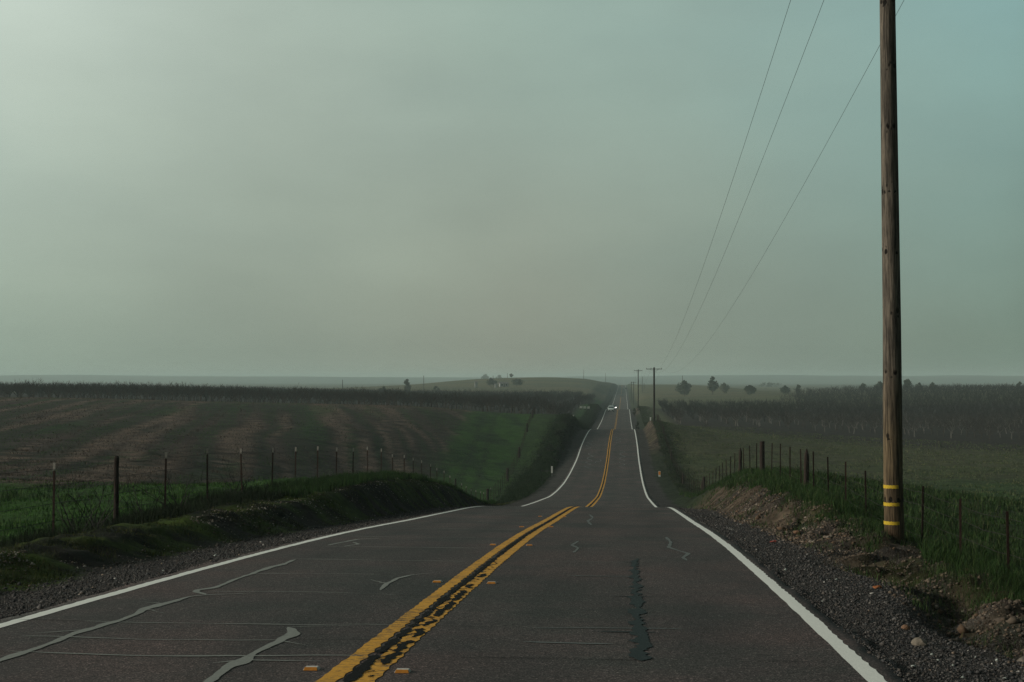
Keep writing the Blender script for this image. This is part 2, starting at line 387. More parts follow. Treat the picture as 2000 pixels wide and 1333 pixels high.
def trimesh(name, V, T, mat, smooth=False, tint=None, **fattr):
    V = np.asarray(V, np.float32); T = np.asarray(T, np.int32)
    me = bpy.data.meshes.new(name)
    me.vertices.add(len(V)); me.vertices.foreach_set('co', V.ravel())
    k = T.shape[1]
    me.loops.add(T.size); me.loops.foreach_set('vertex_index', T.ravel())
    me.polygons.add(len(T)); me.polygons.foreach_set('loop_start', np.arange(0, T.size, k, dtype=np.int32))
    try: me.polygons.foreach_set('loop_total', np.full(len(T), k, np.int32))
    except Exception: pass
    if smooth: me.polygons.foreach_set('use_smooth', np.ones(len(T), bool))
    if tint is not None:
        at = me.attributes.new('tint', 'FLOAT_COLOR', 'POINT')
        c = np.ones((len(V), 4), np.float32); c[:, :3] = tint; at.data.foreach_set('color', c.ravel())
    for n_, val in fattr.items():
        at = me.attributes.new(n_, 'FLOAT', 'POINT'); at.data.foreach_set('value', np.asarray(val, np.float32))
    me.materials.append(mat); me.update(calc_edges=True); me.validate()
    return me

class MB:                        # collects simple shapes into one mesh
    def __init__(s): s.v = []; s.f = []
    def add(s, v, f):
        o = len(s.v); s.v += [tuple(p) for p in v]; s.f += [tuple(i+o for i in q) for q in f]
    def box(s, c, d, taper=1.0, rot=None):
        v = []
        for z, k in ((-.5, 1), (.5, taper)):
            for x, y in ((-.5,-.5),(.5,-.5),(.5,.5),(-.5,.5)):
                p = Vector((x*d[0]*k, y*d[1]*k, z*d[2]))
                if rot: p = rot @ p
                v.append(p + Vector(c))
        s.add(v, [(3,2,1,0),(4,5,6,7),(0,1,5,4),(1,2,6,5),(2,3,7,6),(3,0,4,7)])
    def tube(s, pts, rad, n=8, cap=True):
        v = []; f = []
        for i, p in enumerate(pts):
            p = Vector(p); a = Vector(pts[max(i-1,0)]); b = Vector(pts[min(i+1,len(pts)-1)])
            t = (b - a).normalized(); u = t.orthogonal().normalized() if abs(t.z) > .99 else t.cross(Vector((0,0,1))).normalized(); w = t.cross(u)
            r = rad[i] if hasattr(rad, '__len__') else rad
            for k in range(n):
                g = 2*math.pi*k/n; v.append(p + u*math.cos(g)*r + w*math.sin(g)*r)
        for i in range(len(pts)-1):
            for k in range(n): f.append((i*n+k, i*n+(k+1)%n, (i+1)*n+(k+1)%n, (i+1)*n+k))
        if cap: f.append(tuple(range(n-1,-1,-1))); f.append(tuple((len(pts)-1)*n+k for k in range(n)))
        s.add(v, f)
    def prism(s, prof, x0, x1, inset=None):   # profile of (y,z) points extruded in x
        n = len(prof); ins = inset or [0]*n
        v = [(x0+ins[i], y, z) for i, (y, z) in enumerate(prof)] + [(x1-ins[i], y, z) for i, (y, z) in enumerate(prof)]
        s.add(v, [tuple(range(n)), tuple(range(2*n-1, n-1, -1))] + [(i, i+n, (i+1) % n + n, (i+1) % n) for i in range(n)])
    def mesh(s, name, mat, smooth=False, bevel=0):
        me = bpy.data.meshes.new(name); me.from_pydata([tuple(p) for p in s.v], [], s.f)
        import bmesh
        bm = bmesh.new(); bm.from_mesh(me)
        bmesh.ops.recalc_face_normals(bm, faces=bm.faces)
        if bevel: bmesh.ops.bevel(bm, geom=bm.edges[:], offset=bevel, segments=2, affect='EDGES', profile=.6)
        bm.to_mesh(me); bm.free()
        if smooth:
            for p in me.polygons: p.use_smooth = True
        me.materials.append(mat); return me
    def build(s, name, mat, parent=None, smooth=False, bevel=0, loc=(0,0,0)):
        return link(name, s.mesh(name, mat, smooth, bevel), parent, loc)

def copy_tree(o, parent=None):
    c = o.copy(); COL.objects.link(c)
    if parent is not None: c.parent = parent
    for ch in list(o.children): copy_tree(ch, c)
    return c

ORD = ['first','second','third','fourth','fifth','sixth','seventh','eighth','ninth','tenth','eleventh','twelfth','thirteenth','fourteenth','fifteenth','sixteenth','seventeenth','eighteenth','nineteenth','twentieth']
def ordinal(i):
    if i < 20: return ORD[i]
    t = ['twenty','thirty','forty','fifty','sixty','seventy','eighty','ninety'][(i+1)//10-2]
    u = (i+1) % 10
    return t[:-1]+'ieth' if u == 0 else t+'-'+ORD[u-1]

# ------------------------------------------------------------------ ground
def streaks(X, Y):           # drainage and mowing streaks of the dry hillside
    s = X*.972 + Y*.235 + 1.8*(fbm(X*.03, Y*.03, 110) - .5)*2; u = Y*.972 - X*.235
    return fbm(s*.62, u*.014, 111, 3), fbm(s*1.3, u*.022, 112, 2)

def zone_colours():
    X, Y = GX, GY
    n1 = fbm(X*.8, Y*.8, 101); n2 = fbm(X*.15, Y*.15, 102); n3 = fbm(X*.03, Y*.03, 103)
    def C(r, g, b): return np.array([r, g, b])
    col = np.empty(X.shape + (3,)); col[:] = C(.05,.06,.028)
    def put(w, c):
        nonlocal col
        w = np.clip(w, 0, 1)[..., None]; col = col*(1-w) + c*w
    L = X < 0; Rr = X > 0
    # right hand pasture: green near, duller and browner with distance
    put(Rr * 1.0, C(.048,.096,.026))
    put(Rr * sstep(.42, .62, n2) * .8, C(.070,.080,.040))
    put(Rr * sstep(.5, .66, n1) * .5, C(.052,.108,.032))
    put(Rr * sstep(110, 190, Y + 40*(n3-.5)) * .75, C(.108,.104,.056))
    put(Rr * sstep(190, 215, Y + .9*X - 55 + 12*(n2-.5)) * (1 - sstep(455, 480, Y)) * sstep(11, 14, X), C(.042,.033,.029))
    # left: short green flat, then the dry hillside in long drainage streaks, then orchard floor
    put(L * 1.0, C(.040,.105,.016))
    hill = L * sstep(57, 63, Y + 10*(n2-.5)) * (1 - sstep(235, 250, Y))
    s = X*.98 + Y*.2 ; u = Y*.98 - X*.2
    st, st2 = streaks(X, Y)
    put(hill, C(.076,.056,.048))
    put(hill * sstep(.48, .60, 1 - st) * .7, C(.028,.040,.021))
    put(hill * sstep(.45, .6, fbm(X*.05, Y*.05, 117)) * sstep(.42, .56, 1 - st2) * .6, C(.020,.036,.016))
    put(hill * sstep(.52, .64, st*.6 + st2*.4) * .8, C(.205,.148,.112))
    put(hill * sstep(.62, .72, fbm(s*.6+9, u*.02, 113)) * .6, C(.030,.085,.018))
    put(hill * sstep(205, 232, Y) * .6, C(.12,.07,.055))
    xb = -17 - (Y - 150) * .07
    strip = L * sstep(58, 70, Y) * (1 - sstep(240, 248, Y)) * sstep(-1.2, 1.2, X - xb + 2.5*(n1-.5))
    put(strip, C(.044,.112,.019))
    put(strip * sstep(.45, .65, fbm(s*.5, u*.08, 114)) * .8, C(.020,.050,.015))
    put(strip * (np.exp(-((X - xb - 2.4 - .6*(n2-.5))/.28)**2) + np.exp(-((X - xb - 4.1 - .6*(n2-.5))/.28)**2)) * .7, C(.018,.032,.014))
    put(strip * sstep(-9.5, -7.5, X - (Y-105)*-.034) * .6, C(.046,.075,.024))
    put(L * sstep(238, 250, Y) * (1 - sstep(640, 680, Y)) * (1 - sstep(-12, -9, X)), C(.032,.028,.025))
    # far slopes
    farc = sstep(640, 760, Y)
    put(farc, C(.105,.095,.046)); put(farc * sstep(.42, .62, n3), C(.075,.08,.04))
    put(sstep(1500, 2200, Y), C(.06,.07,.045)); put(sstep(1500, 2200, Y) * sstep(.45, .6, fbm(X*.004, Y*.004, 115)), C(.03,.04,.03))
    # verge
    v = (1 - sstep(7.2, 9.0, np.abs(X) + 1.2*(n1-.5)))
    put(L * v, C(.016,.02,.009))
    put(L * (1 - sstep(6.6, 7.1, -X)) * (1 - sstep(60, 80, Y)) * sstep(.40, .55, n1), C(.056,.088,.012))
    put(L * (1 - sstep(5.6, 6.2, -X)) * sstep(.48, .62, fbm(X*1.5, Y*1.5, 120)), C(.03,.025,.019))
    put(Rr * v * .9, C(.024,.033,.015))
    cut = Rr * (1 - sstep(6.15, 6.75, X + .9*(fbm(X*.7, Y*.7, 121)-.5))) * ((1 - sstep(62, 76, Y)) + sstep(165, 185, Y)*(1 - sstep(255, 275, Y)) + sstep(380, 400, Y)*(1-sstep(450, 470, Y)))
    put(cut, C(.112,.085,.060) * (1 - .55*sstep(120, 160, Y))[..., None])
    put(cut * sstep(.5, .65, fbm(X*1.1, Y*.8, 122)), C(.05,.036,.027))
    put(cut * sstep(.56, .66, fbm(X*.9 + Y*.3, Y*.6, 123)), C(.034,.036,.012))
    put(cut * (1 - sstep(0, .2, gul)) * .7, C(.21,.162,.118))
    put(Rr * np.exp(-((X - 5.4)/.5)**2) * (1 - sstep(16, 22, Y)) * sstep(.38, .55, n1), C(.115,.09,.064))
    # shoulders
    jag = (fbm(X*1.3, Y*.55, 131) - .5) * .9
    gr = 1 - sstep(4.75, 5.15, np.abs(X) + jag + np.where(L, .0, .06) - sstep(60, 30, Y)*0)
    put(gr, C(.075,.068,.062))
    stony = gr * (1 - .55*sstep(60, 140, Y))
    stony = np.maximum(stony, .55 * cut * sstep(.45, .6, fbm(X*.6, Y*.45, 132)) * (1 - sstep(60, 70, Y)))
    return col, stony

col, stony = zone_colours()
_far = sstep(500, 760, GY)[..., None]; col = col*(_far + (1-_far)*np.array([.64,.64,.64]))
ny, nx = GX.shape
idx = np.arange(ny*nx).reshape(ny, nx)
Q = np.stack([idx[:-1,:-1], idx[:-1,1:], idx[1:,1:], idx[1:,:-1]], -1).reshape(-1, 4)
V = np.stack([GX, GY, GZ], -1).reshape(-1, 3)
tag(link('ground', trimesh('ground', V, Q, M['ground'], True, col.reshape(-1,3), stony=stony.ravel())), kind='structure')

# ------------------------------------------------------------------ road
ry = YS[(YS >= -60) & (YS <= 1600)]
rx = np.array([-HALF-.02, -HALF+.12, -2.4, -1.2, 0, 1.2, 2.4, HALF-.12, HALF+.02])
wob = np.zeros((len(ry), len(rx)))
wob[:, 0] = (vnoise(ry*1.7, ry*0, 201)-.5)*.14; wob[:, -1] = (vnoise(ry*1.7, ry*0+9, 202)-.5)*.14
RX = rx[None, :] + wob; RYY = np.repeat(ry[:, None], len(rx), 1); RZZ = np.repeat(Rz(ry)[:, None], len(rx), 1).copy()
e0 = np.stack([RX[:, 0]-.05, ry, Rz(ry)-.09], -1); e1 = np.stack([RX[:, -1]+.05, ry, Rz(ry)-.09], -1)
G = np.concatenate([e0[:, None], np.stack([RX, RYY, RZZ], -1), e1[:, None]], 1)
n_, m_ = G.shape[:2]; idx = np.arange(n_*m_).reshape(n_, m_)
Q = np.stack([idx[:-1,:-1], idx[:-1,1:], idx[1:,1:], idx[1:,:-1]], -1).reshape(-1, 4)
road = tag(link('road', trimesh('road', G.reshape(-1,3), Q, M['asphalt'], True)), kind='structure')

def ribbon(xl, xr, y, h):
    z = Rz(y) + h
    V = np.stack([np.stack([xl, y, z], -1), np.stack([xr, y, z], -1)], 1).reshape(-1, 3)
    i = np.arange(len(y)-1)*2
    return V, np.stack([i, i+1, i+3, i+2], -1)

def join(parts):
    vs, fs, o = [], [], 0
    for v, f in parts:
        vs.append(v); fs.append(np.asarray(f)+o); o += len(v)
    return np.concatenate(vs), np.concatenate(fs)

yl = np.unique(np.round(np.concatenate([np.arange(-10, 70, .05), np.arange(70, 300, .3), YS[(YS >= 300) & (YS <= 1560)], YS[(YS>=-10)&(YS<300)]]), 3))
def jit(y, f, s, amp): return (fbm(y*f, y*0+s*3.3, 300+s, 3) - .5) * 2 * amp
def scal(y, amp): return np.abs(np.sin(y*math.pi/.30))*amp
nearw = 1 - sstep(40, 90, yl)
for s in (-1, 1):
    a = s*3.5 - .062 + jit(yl, 2.2, 1+s, .012) + nearw*(scal(yl, .010) if s < 0 else 0) - (0 if s > 0 else .012)
    b = s*3.5 + .062 + jit(yl, 2.2, 5+s, .012) - nearw*(scal(yl, .012)*(.4+1.2*vnoise(yl*2, yl*0, 340)) if s > 0 else 0) + (.015 if s > 0 else 0)
    v, f = ribbon(a, b, yl, .004)
    link('edge_line', trimesh('edge_line', v, f, M['white']), road)
gap = 1 - sstep(13, 19, yl)
farw = sstep(70, 110, yl)*.028 + sstep(230, 300, yl)*.03
v, f = ribbon(-.205 + farw + jit(yl, 2.5, 11, .012) + nearw*scal(yl, .010), -.052 - farw*.5 + jit(yl, 5, 12, .022) - nearw*scal(yl+.1, .02), yl, .004)
link('center_line', trimesh('center_line', v, f, M['yellow']), road)
v, f = ribbon(.048 + jit(yl, 5, 13, .022) - gap*.02, .195 - farw + jit(yl, 2.5, 14, .012) - nearw*scal(yl, .016), yl, .004)
link('center_line', trimesh('center_line', v, f, M['yellow']), road)

# black sealant poured along the joint between the two yellow lines, with blobs over the right hand line
ys_ = np.arange(-6, 70, .04)
w_ = np.maximum(.004, .034 + jit(ys_, 7, 21, .06)) ; c_ = jit(ys_, 1.2, 22, .02)
parts = [ribbon(c_ - w_*.9, c_ + w_, ys_, .008)]
yfar = np.concatenate([np.arange(70, 250, .6)])
parts.append(ribbon(-.068 + jit(yfar, .8, 23, .02), .058 + jit(yfar, .8, 24, .02), yfar, .008))
yz = np.arange(5, 21, .02)
fade = 1 - sstep(15.5, 20.5, yz)
cz_ = .115 + .03*(fbm(yz*5.5, yz*0, 330, 3)-.5)*2 + .016*np.sign(np.sin(yz*19+2*np.sin(yz*3)))*vnoise(yz*9, yz*0, 331)
hz_ = np.maximum(0, (fbm(yz*4.2, yz*0, 332, 3) - .36))*.16*fade*(.6 + .8*vnoise(yz*26, yz*0, 333))
hz_ = np.minimum(hz_, .036)
a_ = 0
for k_ in range(1, len(yz)+1):                # runs of sealant, broken where it thins out
    if k_ == len(yz) or hz_[k_] < .004:
        if k_ - a_ > 4: parts.append(ribbon((cz_-hz_)[a_:k_], (cz_+hz_)[a_:k_], yz[a_:k_], .008))
        a_ = k_ + 1
for y0 in np.arange(5.3, 19, .37):            # thin bridges back to the joint
    y0 += random.uniform(-.15, .15); t2 = np.linspace(0, 1, 7); xx = .02 + t2*.09; yb = y0 + .05*np.sin(t2*4+y0*3); hw = .010 + .012*vnoise(t2*5, t2*0+y0, 334)
    z = Rz(yb) + .0086
    parts.append((np.stack([np.stack([xx, yb-hw, z], -1), np.stack([xx, yb+hw, z], -1)], 1).reshape(-1,3), np.stack([np.arange(6)*2, np.arange(6)*2+2, np.arange(6)*2+3, np.arange(6)*2+1], -1)))
v, f = join(parts)
link('joint_sealant', trimesh('joint_sealant', v, f, M['seal_black']), road)

def path_strip(pts, w, h, jag=.35, seed=0, step=.05, freq=9):
    pts = np.array(pts, float)
    seg = np.hypot(*np.diff(pts, axis=0).T); cs = np.concatenate([[0], np.cumsum(seg)])
    n = max(4, int(cs[-1]/step)); t = np.linspace(0, cs[-1], n)
    P = np.stack([np.interp(t, cs, pts[:, 0]), np.interp(t, cs, pts[:, 1])], -1)
    k = np.array([.25,.5,.25])
    for _ in range(2): P[1:-1] = P[:-2]*.25 + P[1:-1]*.5 + P[2:]*.25
    T = np.gradient(P, axis=0); T /= np.linalg.norm(T, axis=1)[:, None] + 1e-9
    Nn = np.stack([-T[:, 1], T[:, 0]], -1)
    W = np.interp(t/cs[-1], np.linspace(0, 1, len(w)), w) if hasattr(w, '__len__') else np.full(n, w)
    end = np.minimum(1, np.minimum(t, cs[-1]-t)/.12 + .15)
    jn = lambda o: (fbm(t*freq*.3+o, t*0, seed+o, 3)*2-1)*1.5
    wa = W*end*np.maximum(.08, .5 + jag*jn(0)); wb = W*end*np.maximum(.08, .5 + jag*jn(7))
    A = P + Nn*wa[:, None]; B = P - Nn*wb[:, None]
    V = np.empty((n*2, 3)); V[0::2, :2] = A; V[1::2, :2] = B; V[:, 2] = Rz(V[:, 1]) + h
    i = np.arange(n-1)*2
    return V, np.stack([i, i+1, i+3, i+2], -1)

def from_px(L): return [road_pt(*p) for p in L]
# long grey sealed cracks of the left lane
g = []
g.append(path_strip(from_px([(-60,1310),(0,1290.5),(26,1282),(70,1268),(129,1245),(168,1231),(213,1220),(245,1208),(273,1198),(283,1191),(322,1180),(371,1166),(402,1163),(490,1160)]), [.065,.085,.06,.10,.07,.10,.06,.04], .0052, .32, 3))
g.append(path_strip(from_px([(402,1163),(383,1157),(388,1153),(420,1149),(451,1136),(490,1122),(532,1108),(553,1103),(577,1094)]), [.06,.075,.05,.08,.07,.045], .0056, .32, 5))
g.append(path_strip(from_px([(395,1345),(406,1333),(451,1304),(479,1290),(497,1276),(546,1252),(567,1241),(569,1231),(562,1226)]), [.07,.075,.10,.065,.08,.10,.07], .0052, .32, 7))
g.append(path_strip(from_px([(743,1154),(754,1141),(775,1131),(803,1124),(845,1120)]), [.035,.06,.05,.04,.015], .0052, .3, 9))
g.append(path_strip(from_px([(640,1066),(700,1054),(745,1052)]), [.05,.07,.04], .0052, .25, 10))
g.append(path_strip(from_px([(672,1068),(700,1064),(690,1060)]), .05, .0052, .25, 12))
for a, b in (((168,1231),(60,1238)),((283,1191),(330,1200)),((479,1290),(410,1297)),((479,1290),(640,1293)),((562,1226),(700,1222)),((490,1122),(600,1121)),((322,1180),(270,1176)),((546,1252),(600,1262)),((754,1141),(720,1132))):
    a, b = np.array(road_pt(*a)), np.array(road_pt(*b)); t = np.linspace(0, 1, 9)[:, None]
    pts = a + (b-a)*t; pts[1:-1] += rng.normal(0, .012, (7, 2)); g.append(path_strip(pts, [.03,.022,.008], .0054, .5, int(a[1]*10), .04, 12))
v, f = join(g); link('crack_seal', trimesh('crack_seal', v, f, M['seal_grey']), road)
# faint squiggles in the right lane and on the next rise
g = []
g.append(path_strip(from_px([(1302,1050),(1310,1060),(1306,1070),(1330,1078),(1345,1082),(1335,1090),(1342,1096)]), .05, .0052, .3, 15))
g.append(path_strip(from_px([(1128,1058),(1118,1066),(1130,1072),(1120,1080)]), .05, .0052, .3, 16))
g.append(path_strip(from_px([(1152,1006),(1158,1012),(1148,1018),(1155,1026)]), .06, .0052, .3, 17))
for x0, y0, y1 in ((-2.1, 150, 172), (-1.0, 158, 164), (1.6, 150, 176), (-2.6, 176, 196), (1.1, 186, 200)):
    yy = np.arange(y0, y1, 1.2); g.append(path_strip(np.stack([x0 + .35*np.sin(yy*1.1)+.1*np.sin(yy*3.1), yy], -1), .09, .0052, .4, int(y0), .2, 2))
v, f = join(g); link('crack_seal', trimesh('crack_seal', v, f, M['seal_faint']), road)
# the fresh dark patch down the right lane
pth = from_px([(1247,1092),(1237,1099),(1240,1127),(1242,1166),(1246,1197),(1247,1236),(1251,1267),(1251,1292)])
g = [path_strip(pth, [.05,.085,.075,.085,.09,.10,.085,.09], .0056, .55, 31, .03, 17)]
for q, ln in ((0, .16), (1, .22), (3, .30), (5, .40)):
    x, y = pth[q]; g.append(path_strip([(x-ln, y+.02), (x, y), (x+ln*.5, y-.01)], .035, .0060, .4, 40+q))
v, f = join(g); link('crack_seal', trimesh('crack_seal', v, f, M['seal_dark']), road)
# thermal cracks right across, partly open and partly sealed
gd, gs, gf = [], [], []
yc = [8.7, 10.45, 11.3, 12.35, 14.9, 17.3, 19.6, 22.4, 25.6, 29.4, 34, 41]
for k, y in enumerate(yc):
    xs = np.linspace(-3.66, 3.66, 62)
    yy = y + (fbm(xs*.55, xs*0+k, 60+k, 4) - .5)*.45 + .03*np.sin(xs*2+k)
    line = np.stack([xs, yy], -1)
    i0 = random.randint(0, 4); i1 = random.randint(50, 61)
    q0 = i0
    while q0 < i1 - 4:
        q1 = min(i1, q0 + random.randint(5, 13)); gd.append(path_strip(line[q0:q1], .006 + .009*random.random(), .0046, .45, 70+k+q0, .05, 8)); q0 = q1 + random.randint(0, 9)
    a = random.randint(0, 9); b = random.randint(22, 32)
    (gs if k < 12 else gf).append(path_strip(line[a:b], (.034 if y < 18 else .03), .0050, .5, 90+k, .05, 6))
    if random.random() < .75:
        a = random.randint(36, 42); b = random.randint(46, 58)
        gf.append(path_strip(line[a:b], .034, .0050, .5, 120+k, .05, 6))
for nm, L, mt in (('open_crack', gd, 'crack'), ('crack_seal', gs, 'seal_grey'), ('crack_seal', gf, 'seal_faint')):
    v, f = join(L); link(nm, trimesh(nm, v, f, M[mt]), road)

# raised pavement markers
def marker(label):
    t = thing('pavement_marker', label, 'road marker', group='amber pavement markers along the yellow lines')
    b = MB(); b.box((0,.006,.009), (.110,.09,.019), .78); b.build('marker_body', M['ceramic'], t, bevel=.003)
    r = MB(); r.add([(-.049,-.060,.001),(.049,-.060,.001),(.041,-.034,.0205),(-.041,-.034,.0205),(-.049,-.030,.001),(.049,-.030,.001),(.041,-.028,.0205),(-.041,-.028,.0205)],
        [(0,1,2,3),(7,6,5,4),(0,4,5,1),(1,5,6,2),(2,6,7,3),(3,7,4,0)])
    r.build('reflector', M['amber'], t)
    return t
mk = [((608.7,1308),(786.5,1313)),((854.5,1137.5),(960,1140)),((963.3,1065),(1034,1066)),((1019,1030),(1076,1030)),((1055,1009.5),(1102,1010))]
proto = None
for k, pair in enumerate(mk):
    for s, p in zip(('left','right'), pair):
        lab = f'amber raised pavement marker just {s} of the double yellow line, ' + ['nearest the camera','second from the camera','third from the camera','fourth from the camera','farthest, near the crest'][k]
        if proto is None: o = proto = marker(lab)
        else: o = copy_tree(proto); o['label'] = lab
        x, y = road_pt(*p); sl = math.atan2(Rz(y+.2)-Rz(y-.2), .4)
        o.location = (x, y, float(Rz(y))+.001); o.rotation_euler = (sl, 0, random.uniform(-.05,.05))

# ------------------------------------------------------------------ loose stones
def stones(name, x, y, size, pal, sink=.25, flat=.7):
    n = len(x)
    base = np.array([(1,0,0),(-1,0,0),(0,1,0),(0,-1,0),(0,0,1),(0,0,-1)], float)
    tri = np.array([(0,2,4),(2,1,4),(1,3,4),(3,0,4),(2,0,5),(1,2,5),(3,1,5),(0,3,5)])
    P = base[None]*(1 + rng.uniform(-.35,.35,(n,6,3))) + rng.uniform(-.25,.25,(n,6,3))
    P *= (size[:, None]*rng.uniform(.7,1.3,(n,3)))[:, None, :]
    P[:, :, 2] *= flat
    a = rng.uniform(0, 6.28, n); c, s = np.cos(a)[:, None], np.sin(a)[:, None]
    X = P[:, :, 0]*c - P[:, :, 1]*s; Yv = P[:, :, 0]*s + P[:, :, 1]*c
    P[:, :, 0] = X + x[:, None]; P[:, :, 1] = Yv + y[:, None]
    P[:, :, 2] += (np.where(np.abs(x) < 3.76, np.maximum(H(x, y), Rz(y)), H(x, y)) + size*flat*(.6-sink))[:, None]
    T = (tri[None] + (np.arange(n)*6)[:, None, None]).reshape(-1, 3)
    c = pal[rng.integers(0, len(pal), n)] * rng.uniform(.6, 1.35, (n, 1))
    return trimesh(name, P.reshape(-1, 3), T, M['stone'], False, np.repeat(c, 6, 0))

def yrand(n, y0, y1): # denser near the camera
    u = rng.random(n); return y0 * (y1/y0)**u
GREY = .85*np.array([(.05,.05,.052),(.075,.072,.07),(.06,.055,.052),(.10,.095,.09),(.045,.048,.05),(.085,.075,.066),(.13,.12,.11)])
TAN = np.array([(.11,.085,.062),(.15,.118,.09),(.085,.066,.05),(.20,.17,.14),(.12,.078,.05),(.10,.08,.06)])
n = 70000
x = 3.72 + rng.random(n)**1.0*1.4 + rng.normal(0, .1, n); y = yrand(n, 7.5, 75)
s = rng.choice([-1, 1], n, p=[.45,.55]); x = np.maximum(x, 3.68 + .05*rng.random(n))*s
sz = np.exp(rng.normal(-4.95, .40, n))*(1 + y/55)
tag(link('gravel', stones('gravel', x, y, sz, GREY)), kind='stuff')
n = 26000                                    # crumbs of dry earth on the cut bank and the washed out edge
y = np.where(rng.random(n) < .62, rng.uniform(26, 60, n), yrand(n, 9, 28)); x = np.where(y < 26, rng.normal(5.75, .45, n), rng.uniform(4.95, 6.5, n))
k = (x > 4.75) & (fbm(x*.9, y*.7, 144) > .38); x, y = x[k], y[k]
tag(link('earth_crumbs', stones('earth_crumbs', x, y, np.minimum(.03, np.exp(rng.normal(-4.55, .5, len(x))))*(1+y/90), np.array([(.10,.076,.054),(.075,.057,.042),(.13,.10,.072),(.055,.043,.033)]), .2)), kind='stuff')
n = 420
x = rng.uniform(3.8, 5.2, n)*rng.choice([-1,1], n); y = yrand(n, 8, 60)
tag(link('pale_pebbles', stones('pale_pebbles', x, y, np.exp(rng.normal(-4.3, .35, n)), np.array([(.30,.33,.3),(.26,.2,.15),(.42,.4,.37)]))), kind='stuff')
n = 11000
y = np.where(rng.random(n) < .6, rng.uniform(26, 44, n), yrand(n, 9, 64)); x = np.where(y < 26, rng.normal(5.7, .4, n), rng.normal(5.55, .42, n))
k = (fbm(x*.6, y*.45, 132) > .44) & (x > 4.8); x, y = x[k], y[k]
tag(link('rubble', stones('rubble', x, y, np.exp(rng.normal(-4.15, .55, len(x))), TAN, .2)), kind='stuff')
n = 5200
y = yrand(n, 13, 62); x = -np.where(rng.random(n) < .6, rng.normal(6.15, .22, n), rng.normal(5.6, .35, n))
k = fbm(x*1.2, y*.6, 141) > .48
tag(link('verge_pebbles', stones('verge_pebbles', x[k], y[k], np.minimum(.028, np.exp(rng.normal(-4.3, .4, k.sum()))), np.array([(.3,.28,.24),(.16,.13,.1),(.10,.09,.075)]), .1)), kind='stuff')

def rock(name, label, cat, px, py, d, size, mat_pal, flat=.7):
    x, y = at_depth(px, d)
    o = bpy.data.objects.new(name, None)
    import bmesh
    bm = bmesh.new(); bmesh.ops.create_icosphere(bm, subdivisions=2, radius=size)
    for v in bm.verts:
        c = v.co.normalized(); v.co *= .8 + .5*float(vnoise(np.array(c.x*1.7+px), np.array(c.y*1.7+c.z*1.3), 400)); v.co.z *= flat
    me = bpy.data.meshes.new(name); bm.to_mesh(me); bm.free()
    me.materials.append(mat_pal)
    return tag(link(name, me, None, (x, y, float(H(x, y)) + size*flat*.45)), label, cat)
M['rock_pale'] = simple('pale_sandstone', (.15,.13,.10), (.24,.205,.165), 22, .9, .2, bumpk=.5)
M['rock_rust'] = simple('rust_stained_stone', (.15,.085,.05), (.22,.13,.08), 22, .9, .2, bumpk=.5)
rock('rock', 'rounded tan rock lying in the gravel at the lower right edge of the shoulder', 'rock', 1795, 1315, 11.7, .062, M['rock_pale'])
rock('rock', 'pale flat boulder at the foot of the eroded right bank', 'rock', 1590, 1031, 28.5, .11, M['rock_pale'], .5)
rock('rock', 'orange tinted stone on the rubble slope of the right bank', 'rock', 1557, 1024, 29, .075, M['rock_rust'])
rock('rock', 'rust red stone in the gravel beside the dirt ditch at right', 'rock', 1770, 1256, 12.8, .04, M['rock_rust'])
def scrap(label, px, d, size, mat):
    x, y = at_depth(px, d); b = MB(); r = random.Random(px)
    pts = [(r.uniform(.6,1.1)*size*math.cos(a), r.uniform(.6,1.1)*size*math.sin(a), r.uniform(0,.6)*size) for a in np.linspace(0, 6.28, 9)[:-1]]
    n = len(pts); c = (0, 0, size*.45)
    low = [(p[0], p[1], p[2]-.012) for p in pts]
    b.add(pts + [c] + low + [(0,0,size*.45-.012)], [(i, (i+1) % n, n) for i in range(n)] + [(n+1+(i+1) % n, n+1+i, 2*n+1) for i in range(n)] + [(i, n+1+i, n+1+(i+1) % n, (i+1) % n) for i in range(n)])
    o = b.build('litter', mat, None, False, 0, (x, y, float(H(x, y))+.015)); tag(o, label, 'litter')
scrap('crumpled red scrap of litter at the outer edge of the right gravel shoulder', 1510, 25.8, .075, M['red_scrap'])
scrap('curled orange dead leaf on the gravel below the utility pole', 1713, 16.6, .06, M['orange_scrap'])

# ------------------------------------------------------------------ grass
def blades(name, x, y, h, w, pal, lean=.5, palw=None, zoff=0.0, clump=None):
    n = len(x); z = H(x, y) - .02 + zoff
    a = rng.uniform(0, 6.283, n); la = rng.uniform(0, 6.283, n); ln = rng.uniform(.1, 1, n)*lean*h
    dx, dy = np.cos(a)*w*.5, np.sin(a)*w*.5
    lx, ly = np.cos(la)*ln, np.sin(la)*ln
    P = np.empty((n, 5, 3))
    P[:, 0] = np.stack([x-dx, y-dy, z], -1); P[:, 1] = np.stack([x+dx, y+dy, z], -1)
    mx, my, mz = x+lx*.35, y+ly*.35, z+h*.6
    P[:, 2] = np.stack([mx-dx*.7, my-dy*.7, mz], -1); P[:, 3] = np.stack([mx+dx*.7, my+dy*.7, mz], -1)
    P[:, 4] = np.stack([x+lx, y+ly, z+h*(1-.25*ln/np.maximum(h, 1e-3))], -1)
    o = (np.arange(n)*5)[:, None, None]
    T = (np.array([(0,1,3),(0,3,2),(2,3,4)])[None] + o).reshape(-1, 3)
    ci = rng.choice(len(pal), n, p=palw)
    c = pal[ci]*rng.uniform(.65, 1.4, (n, 1))
    return trimesh(name, P.reshape(-1, 3), T, M['grass'], False, np.repeat(c, 5, 0))

